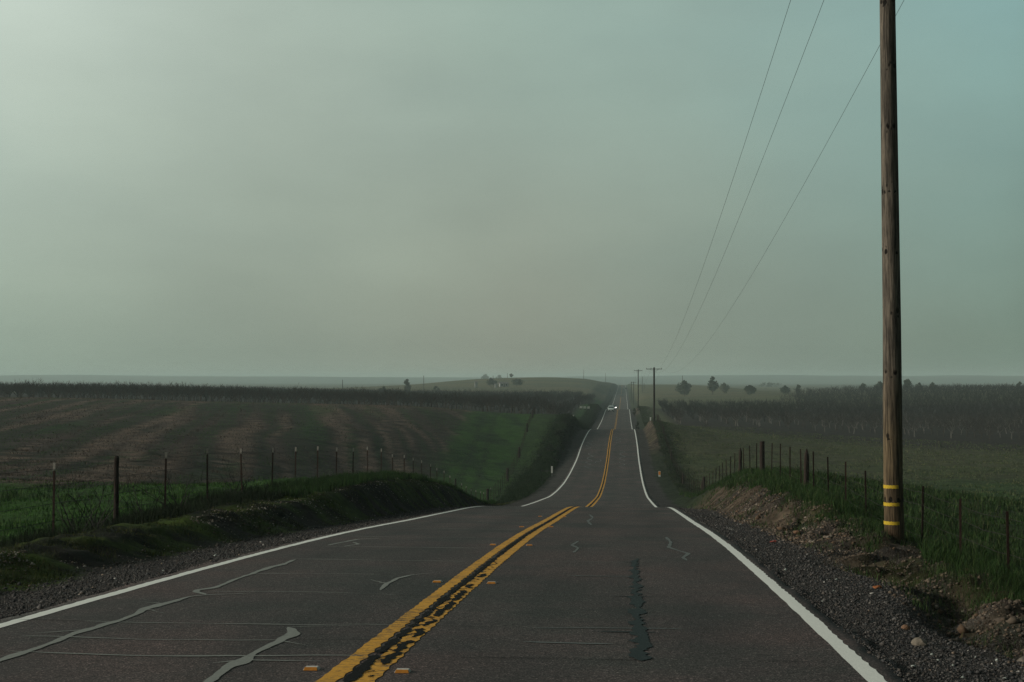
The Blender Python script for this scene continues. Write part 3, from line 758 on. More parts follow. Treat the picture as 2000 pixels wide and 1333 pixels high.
def grow(name, x, y, hmin, hmax, wscale, pal, lean=.5, palw=None):
    d = np.hypot(x-CX, y); n = len(x)
    h = rng.uniform(hmin, hmax, n)*(.6 + .8*vnoise(x*.9, y*.9, 500)); w = np.maximum(.006, d*.00034)*wscale*rng.uniform(.7, 1.4, n)
    return tag(link(name, blades(name, x, y, h, w, pal, lean, palw)), kind='stuff')

GREEN = np.array([.62,.84,.62])*np.array([(.035,.062,.018),(.05,.08,.024),(.028,.05,.016),(.07,.085,.03),(.10,.085,.05)])
DARK = np.array([.42,.56,.5])*np.array([(.022,.036,.012),(.032,.048,.016),(.018,.028,.011),(.05,.05,.025)])
DRY = np.array([.62,.60,.58])*np.array([(.12,.092,.068),(.085,.065,.052),(.16,.12,.085),(.06,.055,.035),(.038,.052,.022)])
def scatter(n, y0, y1, xf, seed, freq=.8, thr=.45, soft=.15):
    y = yrand(n, y0, y1); x = xf(y)
    k = rng.random(n) < np.clip((fbm(x*freq, y*freq, seed) - thr)/soft + .5, 0.05, 1)
    return x[k], y[k]

# right bank and verge
x, y = scatter(150000, 9, 110, lambda y: rng.normal(6.9, .8, len(y)), 501, 1.0, .42)
edge = np.where(y < 18, 5.95, np.where(y < 30, 5.6, 5.6 + .6*sstep(30, 44, y))); k = (x > edge + .5*(fbm(x*.9, y*.7, 502)-.5)*2) & (x < 9.2) & ((np.abs(x-1.82-4.72*y/25.0) > .30) | (y < 21) | (y > 25.2) | (rng.random(len(x)) < .10)); x, y = x[k], y[k]
k = (y > 30) | (x < 7.7); x, y = x[k], y[k]
q = (y > 30) | (x < 7.0)
grow('bank_grass', x[~q], y[~q], .05, .15, .7, .9*GREEN, 1.0, [.32,.24,.24,.1,.10])
x, y = x[q], y[q]
q = y < 30
grow('bank_grass', x[q], y[q], .06, .24, .66, .85*GREEN, 1.1, [.3,.22,.24,.12,.12])
x, y = x[~q], y[~q]
grow('bank_grass', x, y, .10, .32, .7, GREEN, .85, [.34,.26,.22,.1,.08])
# tall blade clump at the foot of the pole
n = 4200; x = rng.normal(6.85, .55, n); y = rng.normal(22.2, 1.8, n); k = (x > 5.65) & ((np.abs(x-1.82-4.72*y/25.0) > .34) | (y > 25.4)); x, y = x[k], y[k]
grow('bank_grass', x, y, .16, .40, 1.1, .85*GREEN[:4], 1.2)
# thin tufts on the cut face and along the shoulder
x, y = scatter(16000, 10, 75, lambda y: rng.uniform(4.9, 6.4, len(y)), 503, 1.4, .60, .06)
grow('bank_grass', x, y, .06, .18, 1.0, GREEN, .7)
# right field
x, y = scatter(150000, 12, 125, lambda y: 7.7 + rng.random(len(y))**1.25*np.maximum(14, y*.42), 504, .5, .40)
grow('pasture_grass', x, y, .06, .20, 1.25, np.array([.80,1.2,.75])*np.array([(.034,.055,.018),(.045,.066,.024),(.028,.044,.017),(.075,.072,.038),(.09,.078,.05)]), .8, [.3,.22,.2,.16,.12])
def tussocks(nc, nb, y0, y1, xf, spread):
    cy = yrand(nc, y0, y1); cx = xf(cy); r = spread*rng.uniform(.5, 1.6, nc)*(1 + cy/120)
    return np.repeat(cx, nb) + rng.normal(0, 1, nc*nb)*np.repeat(r, nb), np.repeat(cy, nb) + rng.normal(0, 1, nc*nb)*np.repeat(r, nb)
x, y = tussocks(3000, 24, 13, 110, lambda y: 8.2 + rng.random(len(y))**1.2*np.maximum(14, y*.42), .16)
grow('pasture_tussocks', x, y, .12, .34, 1.2, .85*np.array([(.03,.05,.016),(.045,.06,.022),(.024,.038,.014),(.085,.075,.04)])*np.array([.8,1.1,.9]), 1.0, [.36,.26,.26,.12])
x, y = tussocks(420, 26, 20, 62, lambda y: -8.8 - rng.random(len(y))*(y*.42), .16)
grow('meadow_tussocks', x, y, .10, .26, 1.2, np.array([(.032,.066,.015),(.045,.088,.02),(.022,.045,.012)]), 1.0)
x, y = scatter(60000, 105, 300, lambda y: 8 + rng.random(len(y))*y*.36, 505, .2, .42)
k = (y + .9*x) < 290; x, y = x[k], y[k]
grow('pasture_grass', x, y, .08, .24, 1.3, np.array([1.05,1.3,.9])*np.array([(.05,.06,.03),(.075,.068,.042),(.038,.05,.024),(.10,.085,.058)]), .8)
# left verge and bank: low moss on the berm, soft dark weeds along the fence behind it
x, y = scatter(110000, 11, 100, lambda y: -rng.normal(7.45, .55, len(y)), 506, 1.0, .42)
lim = np.where(y < 34, 6.7, 6.7 - .6*sstep(34, 50, y)); k = (x < -lim + .4*(fbm(x*.9, y*.7, 507)-.5)*2) & (x > -10); x, y = x[k], y[k]
grow('verge_grass', x, y, .09, .30, .8, DARK, .8)
x, y = scatter(46000, 36, 92, lambda y: -rng.normal(7.0, .5, len(y)), 508, .9, .42)
k = x < -6.25; grow('verge_grass', x[k], y[k], .14, .36, .85, np.array([.8,.95,.8])*GREEN[:4], .6)
x, y = scatter(70000, 10, 92, lambda y: -rng.uniform(5.05, 7.0, len(y)), 509, 1.2, .50, .12)
grow('moss_tufts', x, y, .02, .10, 1.0, .9*np.array([(.055,.070,.012),(.035,.048,.010),(.065,.062,.02),(.03,.05,.016)]), 1.4)
# left flat field
x, y = scatter(90000, 18, 64, lambda y: -8.3 - rng.random(len(y))*(y*.45+4), 510, .5, .40)
grow('meadow_grass', x, y, .04, .12, 1.2, np.array([1.25,1.75,.95])*GREEN[:4], .8)
# the dry hillside
x, y = scatter(80000, 58, 240, lambda y: -9 - rng.random(len(y))*(y*.46), 511, .2, .34)
st_ = streaks(x, y); st_ = st_[0]*.6 + st_[1]*.4
xb = -17 - (y-150)*.07; k = (x < xb - 1) & (st_ > .47)
grow('dry_hill_grass', x[k], y[k], .07, .2, 1.0, DRY, .7, [.3,.3,.14,.14,.12])
k2 = (x > xb) | (st_ <= .46)
grow('hill_grass', x[k2], y[k2], .06, .15, 1.0, np.array([(.028,.066,.015),(.040,.090,.019),(.056,.090,.026)]), .8)
# verges over the next rises
x, y = scatter(42000, 96, 470, lambda y: rng.normal(7.2, .9, len(y)), 512, .5, .42)
k = x > 6.2; grow('bank_grass', x[k], y[k], .08, .24, 1.0, np.array([(.020,.038,.014),(.028,.046,.018),(.045,.046,.026)]), .9)
x, y = scatter(90000, 100, 480, lambda y: -rng.normal(6.7, .75, len(y)), 513, .5, .36)
k = x < -5.3; grow('verge_grass', x[k], y[k], .10, .30, 1.0, np.array([1.1,1.3,1.1])*DARK, .9)

# dead wiry weeds along the left fence
def weed(seed):
    r = random.Random(seed); b = MB()
    for _ in range(9):
        p = Vector((0,0,0)); dirv = Vector((r.uniform(-.7,.7), r.uniform(-.7,.7), r.uniform(.6,1))).normalized()
        pts = [p.copy()]
        for k in range(5):
            p = p + dirv*r.uniform(.10,.2); dirv = (dirv + Vector((r.uniform(-.35,.35), r.uniform(-.35,.35), r.uniform(-.15,.25)))).normalized(); pts.append(p.copy())
            if k > 0 and r.random() < .8:
                q = (dirv + Vector((r.uniform(-.9,.9), r.uniform(-.9,.9), r.uniform(-.1,.5)))).normalized()
                b.tube([pts[-1], pts[-1] + q*r.uniform(.08,.22)], [.0045,.002], 3, False)
        b.tube(pts, [.008,.007,.006,.005,.004,.0025], 3, False)
    return b.mesh('weed', M['barb'])
wm = [weed(i) for i in range(4)]
for i, (px, d, txt) in enumerate([(150,25.2,'left of the thick wooden fence post'),(188,26.2,'tight against the thick wooden fence post, with arching stems'),(350,30.5,'right of the second pale-tipped post from the left'),(455,35.5,'leaning by the left fence at the foot of the bank'),(285,28.5,'in the grass between the thick wooden post and the next pale-tipped post')]):
    x, y = at_depth(px, d); o = link('dead_weed', wm[i % 4], None, (x, y, float(H(x, y))-.03)); o.scale = (1.25,)*3; o.rotation_euler[2] = i*1.3
    tag(o, 'dead wiry weed '+txt, 'weed', 'dead weeds along the left fence')

# ------------------------------------------------------------------ utility poles
def pole_meshes():
    sh = MB(); zs = [-.8, 0, .5, 1.2, 2.5, 4, 5.5, 7, 8.5, 10, 11.35]; r = random.Random(3)
    sh.tube([(r.uniform(-.006,.006), r.uniform(-.006,.006), z) for z in zs], [.172-.0042*max(z,0) + r.uniform(-.003,.003) for z in zs], 28)
    a = MB(); a.box((0, -.19, 11.0), (2.44, .095, .12))
    br = MB()
    for s in (-1, 1): br.tube([(s*.65, -.16, 10.93), (0, -.15, 10.45)], .016, 5)
    ins = MB(); ins.tube([(0,0,0),(0,0,.10)], .012, 6); ins.tube([(0,0,.08),(0,0,.11),(0,0,.13),(0,0,.16),(0,0,.18),(0,0,.21)], [.05,.06,.04,.055,.04,.025], 10)
    return sh.mesh('shaft', M['pole'], True), a.mesh('crossarm', M['arm'], bevel=.008), br.mesh('brace', M['wire']), ins.mesh('insulator', M['porcelain'], True)
PM = pole_meshes()
M['pole_dark'] = simple('tarred_pole_wood', (.018,.016,.014), (.04,.035,.03), 3, .9, .2, (6,6,.5))
FAR_SHAFT = PM[0].copy(); FAR_SHAFT.name = 'shaft'; FAR_SHAFT.materials[0] = M['pole_dark']
FAR_ARM = PM[1].copy(); FAR_ARM.name = 'crossarm'; FAR_ARM.materials[0] = M['pole_dark']
IX = (-1.16, -.48, 1.16)
def pole(label, x, y, z, rz=0, sc=1, lean=0, arm=True):
    t = thing('utility_pole', label, 'utility pole', (x, y, z), rz, 'wooden utility poles along the road')
    link('shaft', PM[0] if y < 100 else FAR_SHAFT, t)
    if arm:
        link('crossarm', PM[1] if y < 100 else FAR_ARM, t); link('brace', PM[2], t)
        for ix in IX: link('insulator', PM[3], t, (ix, -.19, 11.06))
    t.rotation_euler[1] = lean; t.scale = (1, 1, sc)
    return t
px0, py0 = at_depth(1747, 25.0)
near = pole('tall weathered wooden utility pole with three yellow bands, in the grass beside the right shoulder', px0, py0, -3.02, TH*.0, 1, -.0125)
for zc, span in ((1.16, (-.72,.075)), (.855, (-.74,.10)), (.53, (-.74,.095))):
    b = MB(); n = 22; v = []; f = []
    rr = .172-.0042*zc + .0065
    for i in range(n+1):
        a = math.pi*1.5 + TH + (span[0] + (span[1]-span[0])*i/n)*math.pi
        for rad, dz in ((rr-.008, -.029), (rr, -.029), (rr, .029), (rr-.008, .029)):
            v.append((rad*math.cos(a), rad*math.sin(a), zc+dz + .004*math.sin(i*2.2)))
    for i in range(n):
        for k in range(4): f.append((i*4+k, (i+1)*4+k, (i+1)*4+(k+1) % 4, i*4+(k+1) % 4))
    f += [(0,1,2,3), (n*4+3, n*4+2, n*4+1, n*4)]
    b.add(v, f); b.build('reflective_band', M['tape'], near)
def at_px(px, d): return at_depth(px, d)
def pole_far(label, px, ytop, d, ybase=None, arm=True):
    x, y = at_depth(px, d); zt = (HZ-ytop)*d/F; zb = float(H(x, y)); 
    sc = (zt - zb)/11.35
    return pole(label, x, y, zb, 0, sc, 0, arm)
p2 = pole_far('dark utility pole with crossarm beyond the first dip, tallest of the distant poles', 1277.5, 718, 222)
p3 = pole_far('utility pole with crossarm just left of the tallest distant pole', 1246.5, 722, 421)
p4 = pole_far('small distant utility pole with crossarm behind the second far pole', 1237.5, 746, 650)
pole_far('thin hazy pole immediately left of the smallest crossarm pole', 1233, 746, 700, arm=False)
pole_far('faint pole in the haze right of the road, nearer the crossarm poles', 1254.5, 736, 900, arm=False)
pole_far('faint shorter pole in the haze right of the road beside a shrub', 1258, 749, 1000, arm=False)
pole_far('faint lone pole on the far left plain above the orchard', 669, 742, 700, arm=False)
pole_far('faint lone pole right of the round tree at the left end of the low hill', 827.6, 734, 800, arm=False)
pole_far('tiny pole on the crest of the low hill near the small hilltop tree', 991, 729, 1150, arm=False)
pole_far('faint pole on the right shoulder of the low hill, left of the road', 1140, 722, 1150, arm=False)
pole_far('faint pole at the right foot of the low hill by the far road crest', 1182.7, 729, 1300, arm=False)
pole_far('thin pole rising behind the round tree nearest the road at right', 1333, 734, 900, arm=False)
pole_far('thin pole in front of the farm trees on the low hill', 963, 734, 850, arm=False)

# wires
def att(p, ix):
    s = p.scale[2]; m = Matrix.Rotation(p.rotation_euler[1], 3, 'Y'); v = m @ Vector((ix, -.19, 11.26*s)); return Vector(p.location) + v
back = Vector((px0+.2, -170, 14))
chain = [near, p2, p3, p4]
for ix, nm in zip(IX, ('leftmost','middle','rightmost')):
    pts = []
    A = att(near, ix); B0 = Vector((ix+6.6, -60, 9.5))
    for i in range(12):
        t = i/12; p = B0.lerp(A, t); p.z -= 1.2*4*t*(1-t); pts.append(p)
    for a, b in zip(chain[:-1], chain[1:]):
        A, B = att(a, ix), att(b, ix); L = (B-A).length; sag = 3.45*(L/197)**2
        for i in range(60):
            t = i/60; p = A.lerp(B, t); p.z -= sag*4*t*(1-t); pts.append(p)
    pts.append(att(p4, ix))
    b = MB(); b.tube(pts, .0048, 5)
    tag(b.build('power_line', M['wire']), f'thin dark overhead power line strung between the poles, {nm} of the three', 'power line', 'overhead power lines')

# ------------------------------------------------------------------ fences
def steel_post_mesh(h=1.27):
    b = MB(); b.box((0,0,h/2-.2), (.040,.010,h+.4)); b.box((0,.016,h/2-.2), (.010,.028,h+.4))
    for k in range(9): b.box((0,-.008,.15+k*.125), (.014,.008,.02))
    return b.mesh('post', M['steel'])
def tip_mesh(h=1.27):
    b = MB(); b.box((0,0,h-.063), (.0435,.0145,.135)); b.box((0,.018,h-.063), (.0135,.0285,.133)); return b.mesh('tip', M['tip'])
def wood_mesh(r, h, point=False):
    b = MB(); q = random.Random(int(r*1000)); zs = [-.4, 0, h*.4, h*.8] + ([h*.9, h] if point else [h-.02, h])
    rr = [r*1.08, r*1.05, r, r*.97] + ([r*.7, r*.12] if point else [r*.96, r*.85])
    b.tube([(q.uniform(-.008,.008), q.uniform(-.008,.008), z) for z in zs], rr, 10); return b.mesh('post', M['oldwood'], False)
SP, TIP = steel_post_mesh(), tip_mesh()
WP = {'thin': wood_mesh(.05, 1.32), 'fat': wood_mesh(.105, 1.45), 'pointed': wood_mesh(.085, 1.42, True)}

def fence(label, group, posts, tips, heights, extra):
    t = thing('wire_fence', label, 'fence', (posts[0][0], posts[0][1], posts[0][2]), 0)
    o0 = Vector(t.location)
    for i, (x, y, zt, kind) in enumerate(posts):
        h = 1.27 if kind == 'steel' else {'thin':1.32,'fat':1.45,'pointed':1.42}[kind]
        p = link('post', SP if kind == 'steel' else WP[kind], t, Vector((x, y, zt-h)) - o0)
        p.rotation_euler = (random.uniform(-.025,.025), random.uniform(-.03,.03), random.uniform(-.2,.2))
        if kind == 'steel' and tips and y < 110:
            link('tip', TIP, p)
        elif kind != 'steel': p['label'] = {'thin':'dark round wooden post','fat':'thick square-cut timber post','pointed':'stout timber post with a pointed top'}[kind]
    line = sorted([p for p in posts], key=lambda p: p[1])
    for hh in heights:
        pts = []
        for a, b in zip(line[:-1], line[1:]):
            A = Vector((a[0]+.015, a[1], a[2]-1.27+hh)); B = Vector((b[0]+.015, b[1], b[2]-1.27+hh)); n = 4
            for k in range(n):
                q = k/n; p = A.lerp(B, q); p.z -= .03*4*q*(1-q)*random.uniform(.4,1.4); pts.append(p - o0)
        pts.append(Vector((line[-1][0]+.015, line[-1][1], line[-1][2]-1.27+hh)) - o0)
        for e in extra:
            pts.insert(0, Vector((e[0]+.015, e[1], e[2]-1.27+hh)) - o0)
        b = MB(); b.tube(pts, .0042, 4, False)
        b.build('wire', M['barb'], t)
    return t

lp = [(104,905),(226,893),(322,884),(405,877),(473,877),(531,875.5),(576.5,874),(619.7,872.5),(656.6,875),(689,876),(718,873.4),(744.5,877),(768,888),(789.5,889.6),(807,895),(824,900),(840,907),(854,914.5),(867.5,920),(879,929.5),(890.6,935.5),(901.4,944.5),(911,950),(921,956),(929,958),(938,960),(945,962)]
posts = []
for k, (px, py) in enumerate(lp):
    d = 24.5 + k*3.03; x, y = at_depth(px, d); zt = -(py-HZ)*d/F
    posts.append((x, y, zt, 'thin' if k in (1, 20) else 'steel'))
# the line goes on through the dip and up the green slope
yy = np.arange(posts[-1][1]+3.05, 236, 3.05)
for k, y in enumerate(yy):
    q = (y-yy[0])/(yy[-1]-yy[0]); x = posts[26][0] + (-12.6-posts[26][0])*q**1.15
    posts.append((x, y, float(H(x, y))+1.22, 'steel' if k % 9 else 'fat'))
fx, fy = at_depth(-70, 21.4)
fence('wire fence of thin steel posts along the left bank and up the green slope', '', posts, True, (.28,.58,.9,1.17), [(fx, fy, -1.36)])
rp = [(1971,999,'steel'),(1876.5,975,'steel'),(1801,950,'steel'),(1742,934,'steel'),(1692,919.5,'steel'),(1652,902,'steel'),(1618.5,892.5,'steel'),(1589.5,882,'steel'),(1565,877.5,'steel'),(1543,873,'steel'),(1524,867,'steel'),(1507,866,'steel'),(1489,862,'fat'),(1477.5,866,'steel'),(1465,870.5,'steel'),(1453,875,'steel'),(1434.8,885.5,'steel'),(1426.7,892,'steel'),(1419,898,'steel'),(1411.7,904,'steel'),(1404.7,910,'steel'),(1398,915,'steel'),(1392,920,'steel'),(1386,925,'steel'),(1380,929,'steel'),(1376,932,'fat')]
posts = []; d = 21.4
for k, (px, py, kd) in enumerate(rp):
    x, y = at_depth(px, d); posts.append((x, y, -(py-HZ)*d/F, kd)); d += 3.06
for px, py, d in ((1574.8,876.5,44.6),(1446,874.5,69.2)):
    x, y = at_depth(px, d); posts.append((x, y, -(py-HZ)*d/F, 'pointed'))
ymax = max(p[1] for p in posts); xe = [p for p in posts if p[1] == ymax][0][0]
yy = np.arange(ymax+3.1, 236, 3.1)
for k, y in enumerate(yy):
    q = (y-yy[0])/(yy[-1]-yy[0]); x = xe + (7.1-xe)*q; posts.append((x, y, float(H(x, y))+1.2, 'steel' if k % 10 else 'pointed'))
fx, fy = at_depth(2095, 18.3)
fence('wire fence of rusty brown steel posts and a few stout timbers along the right bank', '', posts, False, (.3,.62,.9,1.15), [(fx, fy, -1.86)])

# ------------------------------------------------------------------ roadside delineators and small posts
def delineator(label, px, ytop, d, hp, wp, orange):
    x, y = at_depth(px, d); zt = -(ytop-HZ)*d/F; zb = float(H(x, y))
    t = thing('delineator_post', label, 'marker post', (x, y, zb))
    h = zt - zb
    b = MB(); b.box((0,.012,h/2-.15), (.05,.012,h+.2)); b.box((0,.025,h/2-.15), (.012,.02,h+.2)); b.build('post', M['galv'], t)
    b = MB(); b.box((0,-.004,h-hp/2), (wp,.014,hp)); b.build('panel', M['panel_white'], t, bevel=.003)
    if orange:
        b = MB(); b.box((0,-.014,h-hp*.31), (wp*.86,.006,hp*.5)); b.build('reflector', M['panel_orange'], t)
    return t
delineator('slim white marker post on the left gravel verge in the dip', 1078, 911, 139, .66, .17, False)
delineator('white marker post with an orange upper half on the right verge in the dip', 1288, 920.5, 139, .66, .22, True)
delineator('short white post at the right end of the dark shaded bank on the first rise', 1119.8, 811, 236, .5, .22, False)
delineator('short white post at the foot of the tallest distant pole', 1270.5, 815.5, 219, .5, .2, False)
for k, px in enumerate((1135, 1142, 1149.5)):
    x, y = at_depth(px, 395); b = MB(); b.box((0,0,.24), (.62,.5,.48)); 
    t = thing('hive_box', f'tiny white box at the near edge of the left orchard, {["leftmost","middle","rightmost"][k]} of three', 'box', (x, y, float(H(x, y))+.25), .1, 'white boxes by the left orchard')
    b.build('body', M['panel_white'], t); b = MB(); b.box((0,0,.515), (.68,.56,.07)); b.build('lid', M['panel_white'], t)
    b = MB(); b.box((0,0,-.16), (.5,.4,.32)); b.build('stand', M['oldwood'], t)

# ------------------------------------------------------------------ orchards
def ribbon_twig(L, a, b, w, r):
    d = (b-a).normalized(); s = d.cross(Vector((r.uniform(-1,1), r.uniform(-1,1), r.uniform(-1,1)))).normalized()*w*.5
    o = len(L[0]); L[0].extend([a-s, a+s, b]); L[1].append((o, o+1, o+2))
def bare_tree(seed, rich=True):
    r = random.Random(seed); tk = MB(); lean = Vector((r.uniform(-.22,.22), r.uniform(-.22,.22), 1))
    top = lean*r.uniform(.8,1.1)
    tk.tube([(0,0,-.2), (0,0,.02), lean*.45 + Vector((r.uniform(-.05,.05),0,0)), top], [.14,.12,.10,.085], 7)
    tw = ([], []); limbs = MB()
    nl = r.randint(4,5); a0 = r.uniform(0,6.28)
    for k in range(nl):
        a = a0 + k*6.28/nl + r.uniform(-.3,.3); o = Vector((math.cos(a), math.sin(a), r.uniform(.7,1.3))).normalized()
        p1 = top + o*r.uniform(.7,1.0); p2 = p1 + (o + Vector((0,0,.55)) + Vector((r.uniform(-.3,.3), r.uniform(-.3,.3), 0))).normalized()*r.uniform(.8,1.2)
        limbs.tube([top, p1, p2], [.055,.034,.014], 4, False)
        for q in range(7 if rich else 4):
            t = r.uniform(.25,1); base = top.lerp(p1, t*2) if t < .5 else p1.lerp(p2, t*2-1)
            d2 = (o*.5 + Vector((r.uniform(-1,1), r.uniform(-1,1), r.uniform(.15,1.3)))).normalized(); e = base + d2*r.uniform(.6,1.25)
            ribbon_twig(tw, base, e, .05 if rich else .09, r)
            for w in range(7 if rich else 6):
                b2 = base.lerp(e, r.uniform(.3,1)); d3 = (d2 + Vector((r.uniform(-.9,.9), r.uniform(-.9,.9), r.uniform(-.2,.9)))).normalized()
                ribbon_twig(tw, b2, b2 + d3*r.uniform(.3,.75), .026 if rich else .05, r)
    return tk, limbs, tw
TT = []
for sd in range(6):
    tk, lb, tw = bare_tree(sd*5+1); lb2 = MB(); lb2.v = list(lb.v); lb2.f = list(lb.f)
    lb2.add(tw[0], tw[1])
    me = bpy.data.meshes.new('branches'); me.from_pydata([tuple(v) for v in lb2.v], [], lb2.f); 
    me.materials.append(M['bark']); me.materials.append(M['twig'])
    nf = len(lb.f)
    me.polygons.foreach_set('material_index', np.array([0 if i < nf else 1 for i in range(len(lb2.f))], np.int32))
    me2 = me.copy(); me2.name = 'branches'; me2.materials[0] = M['bark_dark']
    TT.append((tk.mesh('trunk', M['bark'], True), me, tk.mesh('trunk', M['bark_dark'], True), me2))

def px_of(x, y):
    dx = x - CX; d = -dx*ST + y*CT; r = dx*CT + y*ST
    return 1000 + F*r/d, d
rows = []
for side in (-1, 1):
    if side > 0: gy, gx = np.arange(214, 452, 5.6), np.arange(13.5, 230, 5.0)
    else: gy, gx = np.arange(243, 625, 6.2), np.arange(-11.5, -330, -5.4)
    for j, y in enumerate(gy):
        for i, x in enumerate(gx):
            xx = x + random.uniform(-.5,.5); yy = y + random.uniform(-.5,.5)
            if side > 0 and yy + .9*xx < 302: continue
            px, d = px_of(xx, yy)
            if px < -40 or px > 2040: continue
            rows.append((d, side, xx, yy, px))
# a second, hazier block climbing the hill on the far right
for y in np.arange(458, 700, 6.6):
    for x in np.arange(62, 330, 5.6):
        xx = x + random.uniform(-.7,.7); yy = y + random.uniform(-.7,.7); px, d = px_of(xx, yy)
        if px > 1545 + random.uniform(-25,25) and px < 2040: rows.append((d, 1, xx, yy, px))
rows.sort()
near_r = [t for t in rows if t[1] > 0][:165]; near_l = [t for t in rows if t[1] < 0][:132]
chosen = set(id(t) for t in near_r + near_l)
def tree_label(t, k, n, side):
    sd = 'right' if side > 0 else 'left'
    return k
for side, L in ((1, near_r), (-1, near_l)):
    sd = 'right' if side > 0 else 'left'
    front = []; used = []
    for t in sorted(L, key=lambda t: t[0]):      # the front rank: nothing nearer stands in the same few columns
        if all(abs(t[4]-u) > 9 for u in used): front.append(t); used.append(t[4])
    front.sort(key=lambda t: t[4])
    fl = {id(t): k for k, t in enumerate(front)}
    for t in L:
        d, _, x, y, px = t
        if id(t) in fl:
            k = fl[id(t)]
            lab = f'bare orchard tree, front rank of the {sd} orchard, {ordinal(k)} from its left end'; grp = f'front rank of the {sd} orchard'
        else:
            lab = f'bare brown orchard tree behind the front rank of the {sd} orchard'; grp = f'inner rows of the {sd} orchard'
        o = thing('orchard_tree', lab, 'bare tree', (x, y, float(H(x, y))), random.uniform(0, 6.28), grp)
        s = random.uniform(.78, 1.05); o.scale = (s*1.05, s*1.05, s)
        q = random.choice(TT); a, b = q[:2] if side > 0 and random.random() < .55 else q[2:]; link('trunk', a, o); link('branches', b, o)
# all further trees as one massed crown of twigs per orchard
def mass(name, L, seed):
    variants = []
    for sd in range(7):
        tk, lb, tw = bare_tree(100+sd, False); m = MB(); m.v = [tuple(v) for v in tk.v]; m.f = list(tk.f); m.add(lb.v, lb.f); m.add(tw[0], tw[1])
        tr = []
        for f in m.f:
            for i in range(1, len(f)-1): tr.append((f[0], f[i], f[i+1]))
        variants.append((np.array(m.v, float), np.array(tr)))
    vs, fs, o = [], [], 0
    for d, _, x, y, px in L:
        v, f = variants[random.randrange(7)]; a = random.uniform(0, 6.28); c, s = math.cos(a), math.sin(a); k = random.uniform(.85, 1.12)
        w = np.stack([v[:,0]*c - v[:,1]*s, v[:,0]*s + v[:,1]*c, v[:,2]], -1)*k + np.array([x, y, float(H(x, y))])
        vs.append(w); fs.append(f+o); o += len(w)
    tag(link(name, trimesh(name, np.concatenate(vs), np.concatenate(fs), M['twig_far'])), kind='stuff')
rest = [t for t in rows if id(t) not in chosen]
mass('orchard', [t for t in rest if t[1] > 0], 1)
mass('orchard', [t for t in rest if t[1] < 0], 2)

# ------------------------------------------------------------------ leafy trees and shrubs
def leafy(label, px, ytop, wpx, d, shape='round', name='leafy_tree', cat='tree', group=None, pal=None, ybase=None, sparse=1.0, trunk=.28):
    x, y = at_depth(px, d); z0 = float(H(x, y)); ztop = (HZ-ytop)*d/F
    hgt = max(1.0, ztop - z0); W = wpx*d/F*1.25
    r = np.random.default_rng(int(px*7+d)); rr = random.Random(int(px))
    t = thing(name, label, cat, (x, y, z0), rr.uniform(0, 6.28), group)
    tk = MB(); cz = hgt*trunk*.55
    tk.tube([(0,0,-.3),(0,0,.1),(W*.03,0,cz),(0,W*.02,hgt*.7)], [hgt*.035,hgt*.028,hgt*.02,hgt*.006], 7)
    for k in range(6):
        a = k*1.05 + rr.random(); tk.tube([(0,0,cz*rr.uniform(.7,1.3)), (math.cos(a)*W*.2, math.sin(a)*W*.2, cz+hgt*.2), (math.cos(a)*W*.36, math.sin(a)*W*.36, cz+hgt*rr.uniform(.25,.45))], [hgt*.014,hgt*.01,hgt*.004], 4, False)
    tk.build('trunk', M['trunk'], t)
    # leaf clumps spread through several unequal lobes
    nl = int({'round':11,'tall':12,'shrub':9}[shape]*max(1, W/hgt))
    lobes = []
    for k in range(nl):
        f = r.random(); a = r.uniform(0, 6.28); rad = W*.5*(.62 if shape != 'tall' else .5)*math.sqrt(r.random())
        lr = min(W, hgt*1.15)*r.uniform(.19,.31); fall = 1 - .42*abs(f-.42)/.58; zc = min(cz + (hgt-cz)*(.10 + .76*f), hgt*r.uniform(.8,1) - lr*.8)
        lobes.append((math.cos(a)*rad*fall, math.sin(a)*rad*fall, max(zc, lr*.5), lr*fall))
    tr_ = min(W, hgt)*.17; lobes.append((0, 0, hgt - tr_, tr_))
    n = int((1300 if shape != 'shrub' else 900)*sparse)
    li = r.integers(0, len(lobes), n); Lb = np.array(lobes)[li]
    dirs = r.normal(size=(n,3)); dirs /= np.linalg.norm(dirs, axis=1)[:, None]
    P = Lb[:, :3] + dirs*(Lb[:, 3]*r.random(n)**.45)[:, None]*np.array([1,1,.85])
    P[:, 2] = np.clip(P[:, 2], .05, hgt)
    size = min(W, hgt*1.2)*.042*r.uniform(.5, 1.5, n)
    e1 = r.normal(size=(n,3)); e1 /= np.linalg.norm(e1, axis=1)[:, None]; e2 = np.cross(e1, r.normal(size=(n,3))); e2 /= np.linalg.norm(e2, axis=1)[:, None]
    Vv = np.stack([P - e1*size[:, None], P + e2*size[:, None]*.8, P + e1*size[:, None], P - e2*size[:, None]*.8], 1).reshape(-1, 3)
    Tq = np.arange(n*4).reshape(-1, 4)
    pal = pal if pal is not None else np.array([(.035,.05,.028),(.05,.065,.034),(.026,.038,.022)])
    c = pal[r.integers(0, len(pal), n)]*r.uniform(.7, 1.35, (n, 1))
    link('crown', trimesh('crown', Vv, Tq, M['leaf'], False, np.repeat(c, 4, 0)), t)
    return t
gT = 'leafy trees in the far fields'
leafy('round dark tree beyond the left orchard at the left foot of the low hill', 795, 740, 17, 700, group=gT)
leafy('broad round tree on the low hill, left of the farm buildings', 959, 737.5, 22, 885, group=gT)
leafy('wide dome-shaped tree on the low hill, right of the farm buildings', 1009, 739, 29, 885, group=gT)
leafy('small tree standing alone on the crest of the low hill', 998.5, 729.5, 8, 1130, trunk=.45, group=gT)
leafy('hazy low tree behind the crest of the low hill, above the farm', 948, 730, 20, 2300, 'shrub', group=gT)
